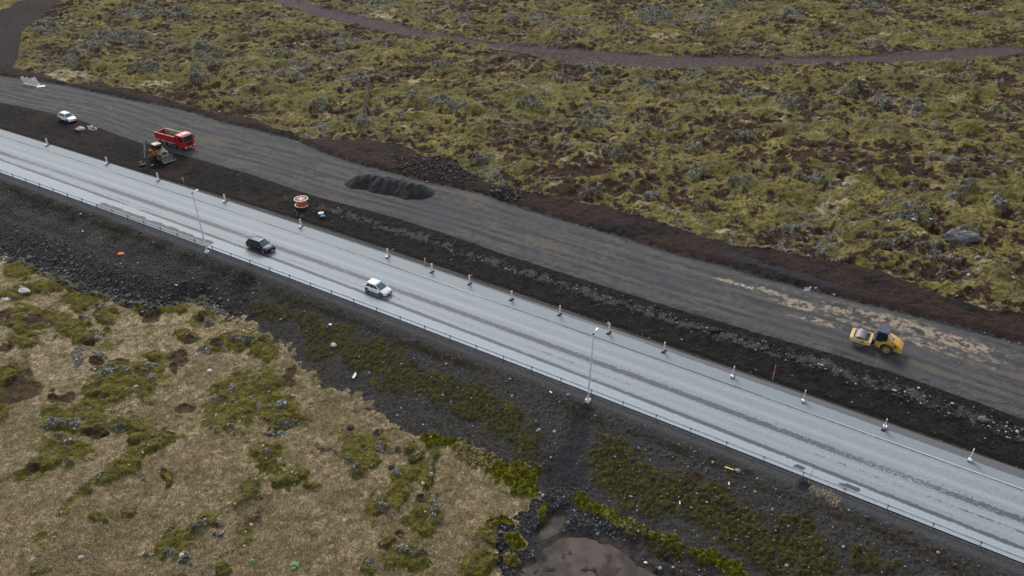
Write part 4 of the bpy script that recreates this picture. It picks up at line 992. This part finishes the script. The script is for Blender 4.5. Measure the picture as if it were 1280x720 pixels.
# ------------------------------------------------------------------ guardrail
def guardrail():
    # the surveyed posts stand every 4 m
    s0, t0 = stp(740, 482+9.5); base = float(s0)
    o = thing('guardrail', 'long galvanised guardrail along the near edge of the highway', 'guardrail', (*[float(q) for q in xy(base, -.02)], 0))
    ox, oy = o.location.x, o.location.y
    ss = np.arange(-158, 84, 2.0)
    prof = [(.0, .74), (.045, .71), (.045, .66), (.0, .62), (.0, .58), (.045, .54), (.045, .49), (.0, .45)]
    bm = bmesh.new(); prev = None
    for s1 in ss:
        cur = []
        for side, rv in ((0, prof), (1, prof[::-1])):
            for (a, b) in rv:
                px, py = xy(s1, .05+a-(side*.012)); cur.append(bm.verts.new((px-ox, py-oy, b)))
        if prev:
            n = len(cur)
            for i in range(n): bm.faces.new([prev[i], prev[(i+1) % n], cur[(i+1) % n], cur[i]])
        prev = cur
    me = bpy.data.meshes.new('rail_beam'); bmesh.ops.recalc_face_normals(bm, faces=bm.faces); bm.to_mesh(me); bm.free(); link('rail_beam', me, M['poste'], o)
    m = MB(); m.box((0, 0, .2), (.06, .10, 1.06)); m.box((0, .055, .6), (.10, .06, .26)); post = m.build('post', M['postd'], o)
    k = 0
    for i in range(-39, 21):
        s1 = base+4*i
        if s1 < -156 or s1 > 82: continue
        q = post if k == 0 else post.copy()
        if k: C.objects.link(q); q.parent = o
        px, py = xy(s1, -.03); q.location = (px-ox, py-oy, 0); q.rotation_euler = (0, 0, ANG); k += 1
guardrail()

# ------------------------------------------------------------------ lamp posts
def lamp_post(u, v, ut, vt, label, H_):
    b = G(u, v)
    o = thing('street_lamp', label, 'street lamp', b, ANG, 'tall lamp posts beside the guardrail')
    # lean found in the photograph
    tx, ty = bp(ut, vt, b.z+H_); off = Vector((float(tx)-b.x, float(ty)-b.y, 0)); c, s1 = math.cos(-ANG), math.sin(-ANG)
    lx, ly = off.x*c-off.y*s1, off.x*s1+off.y*c; lx = max(-.25, min(.25, lx)); ly = max(-.25, min(.25, ly))
    MB().box((0, 0, .08), (.55, .55, .5), bev=.04).build('concrete_foot', M['concrete'], o)
    m = MB(); m.cyl((0, 0, .3), (0, 0, 1.5), .13, n=12); m.cyl((0, 0, 1.5), (lx, ly, H_), .10, .06, n=12); m.build('pole', M['poste'], o, True)
    m = MB(); m.tube([(lx, ly, H_-.05), (lx+.0, ly+.55, H_+.06)], .04); m.build('arm', M['steel'], o)
    m = MB(); m.box((lx, ly+.75, H_+.09), (.22, .62, .10), (R(6), 0, 0), .03, (.9, .85)); lm = m.build('lamp_head', M['poste'], o)
    MB().box((lx, ly+.82, H_+.025), (.18, .5, .02), (R(6), 0, 0)).build('lamp_lens', M['lamp'], lm)
    MB().box((0, -.115, 1.15), (.14, .03, .35)).build('service_hatch', M['greysteel'], o)
    MB().box((lx, ly-.05, H_-.02), (.16, .22, .16), bev=.02).build('bracket', M['dark'], o)
lamp_post(259, 316, 240.5, 241, 'tall grey lamp post outside the guardrail, level with the black car', 9.9)
lamp_post(734.8, 501.5, 742.5, 419, 'tall grey lamp post outside the guardrail, above the dark stream outlet', 9.75)

# ------------------------------------------------------------------ marker panels
def stripe_mat():
    k = NT('striped_panel'); p = k.n.new('ShaderNodeTexCoord').outputs['Object']
    s1 = k.n.new('ShaderNodeSeparateXYZ'); k.l.new(p, s1.inputs[0])
    q = k.math('FRACT', k.math('MULTIPLY', k.math('ADD', s1.outputs[2], k.math('MULTIPLY', s1.outputs[1], .9)), 2.6))
    k.put(k.b.inputs['Base Color'], k.mix(k.mr(q, .60, .64), (.86, .84, .85), (.64, .20, .18))); k.b.inputs['Roughness'].default_value = .45
    return k.m
M['stripe'] = stripe_mat()
def marker():
    o = thing('marker_panel', 'x', 'traffic marker', (0, 0, 0))
    m = MB(); m.box((0, 0, .05), (.40, .85, .10), bev=.02, taper=(.88, .92)); m.build('foot', M['rubber'], o)
    m = MB(); m.box((0, 0, .78), (.085, .34, 1.26), bev=.02); m.build('panel', M['stripe'], o)
    m = MB(); m.box((0, 0, 1.43), (.08, .24, .07), bev=.015); m.build('panel_cap', M['whiteply'], o)
    m = MB(); m.box((0, 0, .20), (.40, .40, .22), bev=.03); m.build('ballast_block', M['whiteply'], o)
    return o
MK = [(60,181.5,'farthest left marker, striped panel facing traffic, level with the parked white car',1.1),(134.6,205,'striped marker panel at the highway edge, below left of the backhoe loader',1.1),(198.4,225.2,'striped marker panel nearest to the backhoe loader bucket',.6),(281.8,252.3,'striped marker panel between the yellow stake and the cable reel',.7),
      (376.5,283.8,'marker panel with a white foot just below the red and white cable reel',.8),(485,321.2,'marker panel with a white foot directly above the white hatchback',.8),(540,340,'marker panel on a black foot just right of the orange stake',0),(587,354.8,'second marker panel to the right of the orange stake, on a black foot',0),
      (639.4,374.6,'marker panel on a black foot midway along the highway, third after the orange stake',0),(699.5,393.2,'thin edge-on marker panel next left of the one above the second lamp head',.1),(761,416.4,'thin edge-on marker panel just right of the second lamp head',.1),
      (829.7,439.5,'thin edge-on marker panel next right after the one near the second lamp head',.1),(915.8,470,'marker panel with a white block on its foot, left of the tall orange tipped stake',1),(1004,500.4,'marker panel with a white block on its foot, right of the tall orange tipped stake',1),
      (1104.5,536.5,'marker panel leaning over a square white block, second from the right end',-1),(1212,574.2,'rightmost marker panel with a white block at the right end of the row',1)]
mk0 = marker()
def mk_copy(src):
    r = src.copy(); C.objects.link(r)
    for ch in src.children:
        c1 = ch.copy(); C.objects.link(c1); c1.parent = r
    return r
for i, (u, v, lab, blk) in enumerate(MK):
    o = mk0 if i == len(MK)-1 else mk_copy(mk0)
    s1, t1 = stp(u, v, .03); t1 = min(float(t1), 12.75)
    px, py = xy(float(s1), t1); o.location = (px, py, .01 if t1 > 12 else .035); o.rotation_euler = (0, 0, ANG+R(random.uniform(-7, 7)))
    o['label'] = lab; o['group'] = 'striped marker panels along the far highway edge'
    for ch in list(o.children):
        if ch.name.startswith('ballast_block'):
            if blk == 0: ch.location = (-.02, -.02, -.09)
            else: ch.location = (.02, -.27*blk, 0)
            if blk in (0, .1): bpy.data.objects.remove(ch)

# ------------------------------------------------------------------ stakes
def stake(name, u, v, h, label, mats, lean=(0, 0), r=.03):
    b = G(u, v); o = thing(name, label, 'stake', b)
    m = MB(); m.box((lean[0]*.3, lean[1]*.3, h*.30-.05), (r*2, r*2, h*.6+.1)); m.build('shaft', mats[0], o)
    m = MB(); m.box((lean[0]*.8, lean[1]*.8, h*.8), (r*2.3, r*2.3, h*.4)); m.build('painted_top', mats[1], o)
    return o
stake('wooden_stake', 229.8, 228.5, 1.0, 'short yellow wooden stake between the loader and the second highway markers', (M['wood'], M['paleyellow']), r=.07)
stake('orange_stake', 531.5, 331.8, 1.2, 'short orange stake on the highway shoulder between two marker panels', (M['wood'], M['yellow']), r=.06)
stake('tall_stake', 965.3, 476.0, 2.35, 'tall thin grey stake with an orange top beside the ditch', (M['steel'], M['orange']), (.02, .05), r=.035)
b = G(1010.5, 604.5); b.z = -.35
o = thing('snow_pole', 'thin grey snow pole in the dark hole behind the guardrail', 'pole', b)
MB().cyl((0, 0, -.1), (.03, .02, 2.75), .03, n=10).build('shaft', M['steel'], o); MB().cyl((.03, .02, 2.55), (.03, .02, 2.80), .04, n=10).build('cap', M['greysteel'], o)

# ------------------------------------------------------------------ cable reel
def reel():
    b = G(377.5, 256.5); o = thing('cable_reel', 'big cable reel lying flat, orange cable between white spoked flanges', 'cable reel', (b.x, b.y, b.z+.03), R(10))
    Rr, H_ = 1.18, 1.15
    m = MB(); m.cyl((0, 0, .1), (0, 0, H_-.02), .84, n=40)
    for i in range(7): m.ring((0, 0, .2+.13*i), .82, .06, 'Z', 36, 6)
    m.build('cable_winding', M['cable'], o, True)
    for zz in (.07, H_+.02):
        m = MB(); m.ring((0, 0, zz), Rr-.06, .075, 'Z', 40, 6); m.ring((0, 0, zz), .42, .05, 'Z', 24, 6)
        m.cyl((0, 0, zz-.03), (0, 0, zz+.04), .2, n=16); fl = m.build('flange', M['whiteply'], o, True)
        m = MB()
        for i in range(8):
            a = 2*math.pi*i/8; m.tube([(.2*math.cos(a), .2*math.sin(a), zz+.035), ((Rr-.1)*math.cos(a), (Rr-.1)*math.sin(a), zz+.035)], .05 if i % 3 else .06, 6)
        m.build('spokes', M['whiteply'], fl)
        m = MB()
        for i in range(24):
            a = 2*math.pi*(i+.5)/24
            if i % 4 == 1: m.tube([(.44*math.cos(a), .44*math.sin(a), zz+.02), ((Rr-.32)*math.cos(a), (Rr-.32)*math.sin(a), zz+.02)], .035, 6)
        m.ring((0, 0, zz+.03), .72, .035, 'Z', 30, 6)
        m.build('red_bracing', simple('red_bracing', (.62, .10, .06), .6), fl)
reel()
b = G(402, 262.5)
o = thing('reel_stand', 'rusty star shaped steel frame lying between the reel and the blue tub', 'steel frame', (b.x, b.y, b.z+.22), 0)
for a, L in ((0, 1.65), (38, 1.75), (-35, .9), (90, .9)):
    m = MB(); dx, dy = math.cos(R(a))*L, math.sin(R(a))*L; m.tube([(-dx, -dy, -.02), (dx, dy, .05)], .055, 6); m.build('bar', M['rust'], o)
for sx in (-.25, .15):
    m = MB(); m.tube([(sx, .2, 0), (sx*.3, .3, .75)], .05, 6); m.build('upright', M['rust'], o)
b = G(401.8, 270.5)
o = thing('blue_tub', 'pale blue tub with a white underside beside the rusty frame', 'tub', b)
m = MB(); m.box((0, 0, .60), (.95, .55, .16), (R(8), R(-4), R(8)), .05); m.build('lid', M['blue'], o)
m = MB(); m.cyl((.08, -.05, 0), (.05, 0, .5), .24, .30, 16); m.build('bucket', M['whiteply'], o, True)
m = MB(); m.box((.45, -.15, .12), (.35, .3, .22), (0, 0, R(30)), .04); m.build('canister', M['blue'], o)
b = G(371, 268)
o = tag(MB().tube([(-.75, 1.3, .25), (-.1, .25, .3), (.15, -.1, .28), (.05, -.8, .1)], .05, 6).tube([(.15, -.1, .28), (.5, -.25, .5)], .04, 6).build('bent_bar', M['rust'], None), 'bent rusty steel bar on the soil below the cable reel', 'steel bar'); o.location = b

# ------------------------------------------------------------------ heap of black gravel
def pile():
    cones = [(449,226,1.7),(460,226,2.0),(470,227,1.9),(478,230,2.05),(488,232,2.0),(497,233,1.95),(506,235,1.9),(515,237,2.05),(524,238,1.85),(468,223,1.5),(485,227,1.7),(503,230,1.6)]
    pts = [(*[float(q) for q in bp(u, v+2, .3)], h) for u, v, h in cones]
    x0 = min(p[0] for p in pts)-4; x1 = max(p[0] for p in pts)+4; y0 = min(p[1] for p in pts)-4; y1 = max(p[1] for p in pts)+4
    gx_, gy_ = np.meshgrid(np.arange(x0, x1, .13), np.arange(y0, y1, .13), indexing='ij'); nr, nc = gx_.shape
    wx_ = .25*fbm(gx_.ravel(), gy_.ravel(), 1.6, 3, 301).reshape(nr, nc); hh = np.full(gx_.shape, -2.)
    for (a, b, h) in pts:
        d = np.hypot(gx_-a+wx_, (gy_-b)*1.05+wx_)
        hh = np.maximum(hh, h*.96-np.sqrt((d*.72)**2+.12)+.25)
    hh = hh+.05*fbm(gx_.ravel(), gy_.ravel(), .5, 2, 302).reshape(nr, nc)
    base = gz(gx_.ravel(), gy_.ravel()).reshape(nr, nc)
    zz = base+np.where(hh > -.15, hh, -.15)
    ix = np.arange(nr*nc).reshape(nr, nc); q = np.stack([ix[:-1, :-1], ix[1:, :-1], ix[1:, 1:], ix[:-1, 1:]], -1).reshape(-1, 4)
    keep = (hh.ravel()[q] > -.12).any(1); q = q[keep]
    used, inv = np.unique(q, return_inverse=True)
    c3 = np.stack([gx_.ravel(), gy_.ravel(), zz.ravel()], 1)[used]; cen = c3.mean(0); cen[2] = 0
    me = mesh_np('gravel_heap', c3-cen, inv.reshape(-1, 4))
    k = NT('black_gravel'); p = k.pos(); n_ = k.noise(p, 9., 3., .7)
    k.put(k.b.inputs['Base Color'], k.mix(k.mr(n_, .35, .7), (.006, .006, .007), (.018, .019, .021))); k.bump(n_, .5, .08)
    o = link('gravel_heap', me, k.m); o.location = cen; tag(o, 'long heap of black gravel tipped in loads on the new road', 'gravel heap')
pile()

# ------------------------------------------------------------------ concrete elements beside the far end of the new road
CE = [(33.2, 105, 'leftmost of the pale concrete angle elements at the far end of the new road'), (38.6, 106.2, 'second pale concrete angle element from the left, leaning on its neighbour'), (44.2, 107.2, 'third pale concrete angle element, widest and brightest of the leaning ones'), (47.6, 106.2, 'rightmost standing concrete angle element, behind the flat slab')]
ce0 = None
for i, (u, v, lab) in enumerate(CE):
    b = G(u, v)
    if ce0 is None:
        o = thing('concrete_element', lab, 'concrete element', b, R(8), 'pale concrete angle elements beside the new road')
        MB().box((-.42, .25, .85), (.80, .16, 1.9), (R(-12), R(-26), 0), .02).build('upright_slab', M['concrete'], o); MB().box((-.05, -.1, .09), (.95, .85, .16), bev=.02).build('foot_slab', M['whiteply'], o); ce0 = o
    else:
        o = mk_copy(ce0); o.location = b; o.rotation_euler = (0, 0, R((0, 4, 12, 2)[i])); o['label'] = lab
b = G(51.3, 108.6); o = tag(MB().box((0, 0, .1), (1.75, 1.1, .2), (0, 0, R(20)), .03).build('concrete_slab', M['whiteply']), 'flat pale slab lying right of the leaning concrete elements', 'concrete slab'); o.location = b

# ------------------------------------------------------------------ single stones and litter
def boulder(name, u, v, r, mat, label, cat='boulder', sq=(1, 1, .7), sunk=.2):
    bm = bmesh.new(); bmesh.ops.create_icosphere(bm, subdivisions=3, radius=1.)
    sd = random.uniform(0, 50)
    for q in bm.verts:
        n_ = q.co.normalized(); from mathutils import noise as N_
        f = 1+.28*N_.noise(n_*1.4+Vector((sd, 0, 0)))+.12*N_.noise(n_*3.5+Vector((0, sd, 0)))
        c1 = N_.cell(n_*2.2+Vector((sd, sd, 0)))*.12
        q.co = Vector((q.co.x*sq[0], q.co.y*sq[1], q.co.z*sq[2]))*(f+c1)*r
    me = bpy.data.meshes.new(name); bm.to_mesh(me); bm.free()
    o = link(name, me, mat); o.location = G(u, v); o.location.z += r*sq[2]*(.6-sunk); tag(o, label, cat); return o
pale = simple('pale_stone', (.46, .44, .40), .9, 0, .2, 2., (.2, .18, .15, .5)); white_l = simple('white_lichen', (.55, .56, .55), .9, 0, .15, 3., (.12, .12, .1, .6)); greyb = simple('grey_lava_rock', (.13, .13, .135), .9, 0, .4, 3., (.35, .36, .35, .4))
boulder('pale_boulder', 100.5, 162, .78, pale, 'pale cream boulder on the soil just below the parked white car', sq=(1.2, .9, .55))
boulder('white_boulder', 30, 364.5, .62, white_l, 'white lichen covered boulder on grass at the left edge', sq=(1.3, .9, .6))
boulder('white_boulder', 8, 375, .5, white_l, 'smaller whitish boulder nearest the left edge in the grass', sq=(1.4, .8, .45))
boulder('grey_boulder', 1204, 294, 1.55, greyb, 'large rounded grey boulder in the moss field at the right', sq=(1.7, .8, .7), sunk=.35)
boulder('grey_stone', 417, 432, .36, white_l, 'pale grey stone among shrubs on the bank left of the white sheet scrap')
boulder('grey_stone', 262, 464, .3, white_l, 'whitish stone at the foot of a moss mound in the dry grass')
boulder('grey_stone', 1228, 525, .42, greyb, 'grey stone on the new road slope near the right edge')
boulder('grey_stone', 37, 323, .42, greyb, 'largest grey stone at the foot of the black stone slope')
boulder('dark_stone', 489, 585, .33, simple('dark_stone', (.03, .03, .03), .9), 'small round black stone alone on the dry grass near moss mounds')
boulder('dark_stone', 438, 535.5, .42, simple('dark_stone', (.03, .03, .028), .9), 'dark rounded stone at the grass edge below the bank')
boulder('dark_boulder', 892, 412.5, .62, simple('black_soil_lump', (.018, .017, .018), .95, 0, .3, 5.), 'black soil lump on the slope of the new road', 'soil lump', sq=(1.2, .9, .35), sunk=.3)
def scrap(name, u, v, d, rz, mat, label, cat, tilt=8, z=.05):
    m = MB(); m.box((0, 0, 0), d, (R(tilt), R(tilt*.6), R(rz)), min(d)*.2); o = m.build(name, mat); p_ = G(u, v); o.location = (p_.x, p_.y, p_.z+z+.06); tag(o, label, cat); return o
def crumple(name, u, v, r, mat, label, cat, sq=(1, .7, .35)):
    bm = bmesh.new(); bmesh.ops.create_icosphere(bm, subdivisions=2, radius=r)
    for q in bm.verts: q.co = Vector((q.co.x*sq[0], q.co.y*sq[1], q.co.z*sq[2]))*random.uniform(.7, 1.25)
    me = bpy.data.meshes.new(name); bm.to_mesh(me); bm.free(); o = link(name, me, mat); p_ = G(u, v); o.location = (p_.x, p_.y, p_.z+.1); tag(o, label, cat); return o
crumple('orange_rag', 151, 318, .50, simple('orange_cloth', (.80, .24, .08), .8), 'crumpled orange rag on the dark gravel terrace at the left', 'rag')
crumple('orange_scrap', 151.5, 330.5, .14, simple('ochre_scrap', (.75, .4, .08), .8), 'tiny ochre scrap below the orange rag', 'scrap')
crumple('white_bag', 413, 406.5, .26, M['whiteply'], 'round white bag on the bank above the shrubs', 'bag', (1, .9, .6))
scrap('white_sheet', 443.5, 470, (.30, 1.0, .05), -14, M['lamp'], 'narrow pale sheet scrap lying on the green bank', 'sheet')
scrap('white_scrap', 688.5, 491, (.36, .16, .05), -50, M['whiteply'], 'small white scrap on grey gravel left of the second lamp', 'scrap')
scrap('yellow_plank', 911.5, 586.5, (.95, .14, .06), -24, simple('yellow_plank', (.85, .62, .12), .6), 'yellow plank lying on the bank below the guardrail', 'plank')
scrap('white_scrap', 911, 605.5, (.14, .36, .05), -10, M['whiteply'], 'small white scrap below the yellow plank', 'scrap')
scrap('white_scrap', 849.5, 629.5, (.14, .40, .05), -8, M['whiteply'], 'white scrap beside the bare gravel gap in the bank shrubs', 'scrap')
crumple('blue_scrap', 533.5, 227, .22, simple('blue_scrap', (.08, .15, .5), .6), 'tiny blue scrap at the right end of the gravel heap', 'scrap')
scrap('white_scrap', 223.5, 368.5, (.5, .18, .05), -20, simple('pinkish_scrap', (.6, .5, .5), .7), 'pinkish white scrap at the bottom of the dark terrace', 'scrap')
crumple('white_scrap', 103.5, 289.5, .17, M['whiteply'], 'white scrap on the dark gravel, left of the orange rag', 'scrap'); crumple('white_scrap', 101, 268, .17, M['whiteply'], 'white scrap high on the dark gravel below the guardrail', 'scrap')
crumple('pale_scrap', 190.5, 206.8, .3, simple('yellowish_scrap', (.5, .45, .3), .8), 'pale yellowish scraps beside the digging bucket', 'scrap'); crumple('white_scrap', 807, 704, .18, M['whiteply'], 'small white scrap on the mud right of the pond', 'scrap')
# bright green plant at the bottom edge
def leafy(u, v, r, label):
    b = G(u, v); m = MB(); stem = []
    for i in range(46):
        a = random.uniform(0, 6.28); q = random.uniform(0, r); h = .18+.22*random.random()*(1-q/r)
        c = Vector((q*math.cos(a), q*math.sin(a), h)); w_ = random.uniform(.09, .16); ax = Vector((math.cos(a), math.sin(a), -.2))*w_; bx = Vector((-math.sin(a), math.cos(a), random.uniform(-.3, .3)))*w_*.6
        stem.append(c); m.bm.faces.new([m.bm.verts.new(c-ax), m.bm.verts.new(c+bx), m.bm.verts.new(c+ax), m.bm.verts.new(c-bx)])
    o = thing('green_plant', label, 'plant', b)
    me = bpy.data.meshes.new('leaves'); m.bm.to_mesh(me); m.bm.free(); link('leaves', me, simple('bright_leaf', (.10, .30, .05), .6, 0, .3, 4.), o)
    m = MB()
    for c in stem[::3]: m.tube([(0, 0, -.02), tuple(c)], .01, 5)
    m.build('stems', simple('stem', (.08, .15, .04), .7), o)
leafy(368, 708, .42, 'bright green leafy plant alone at the bottom edge of the grass')
leafy(315, 703, .22, 'smaller dull green plant left of the bright green one')
# ------------------------------------------------------------------ light
w = bpy.data.worlds.new('World'); scene.world = w; w.use_nodes = True
nt = w.node_tree; bg = nt.nodes['Background']
sky = nt.nodes.new('ShaderNodeTexSky'); sky.sky_type = 'NISHITA'; sky.sun_disc = False
EL, AZ = R(40), R(-14)      # azimuth measured from +Y towards +X
sky.sun_elevation = EL; sky.sun_rotation = AZ; sky.dust_density = 2.0; sky.air_density = 1.0; sky.ozone_density = .6
hs = nt.nodes.new('ShaderNodeHueSaturation'); hs.inputs['Saturation'].default_value = .36
nt.links.new(sky.outputs[0], hs.inputs['Color']); nt.links.new(hs.outputs[0], bg.inputs['Color'])
bg.inputs['Strength'].default_value = .14
sun = bpy.data.lights.new('sun', 'SUN'); so = bpy.data.objects.new('sun', sun); C.objects.link(so)
sun.energy = 1.35; sun.angle = R(20); sun.color = (1, .985, .965)
dv = Vector((math.sin(AZ)*math.cos(EL), math.cos(AZ)*math.cos(EL), math.sin(EL)))
so.rotation_euler = (-dv).to_track_quat('-Z', 'Y').to_euler()
scene.view_settings.view_transform = 'Standard'; scene.view_settings.look = 'None'
scene.view_settings.exposure = 0.40; scene.view_settings.gamma = 1.0
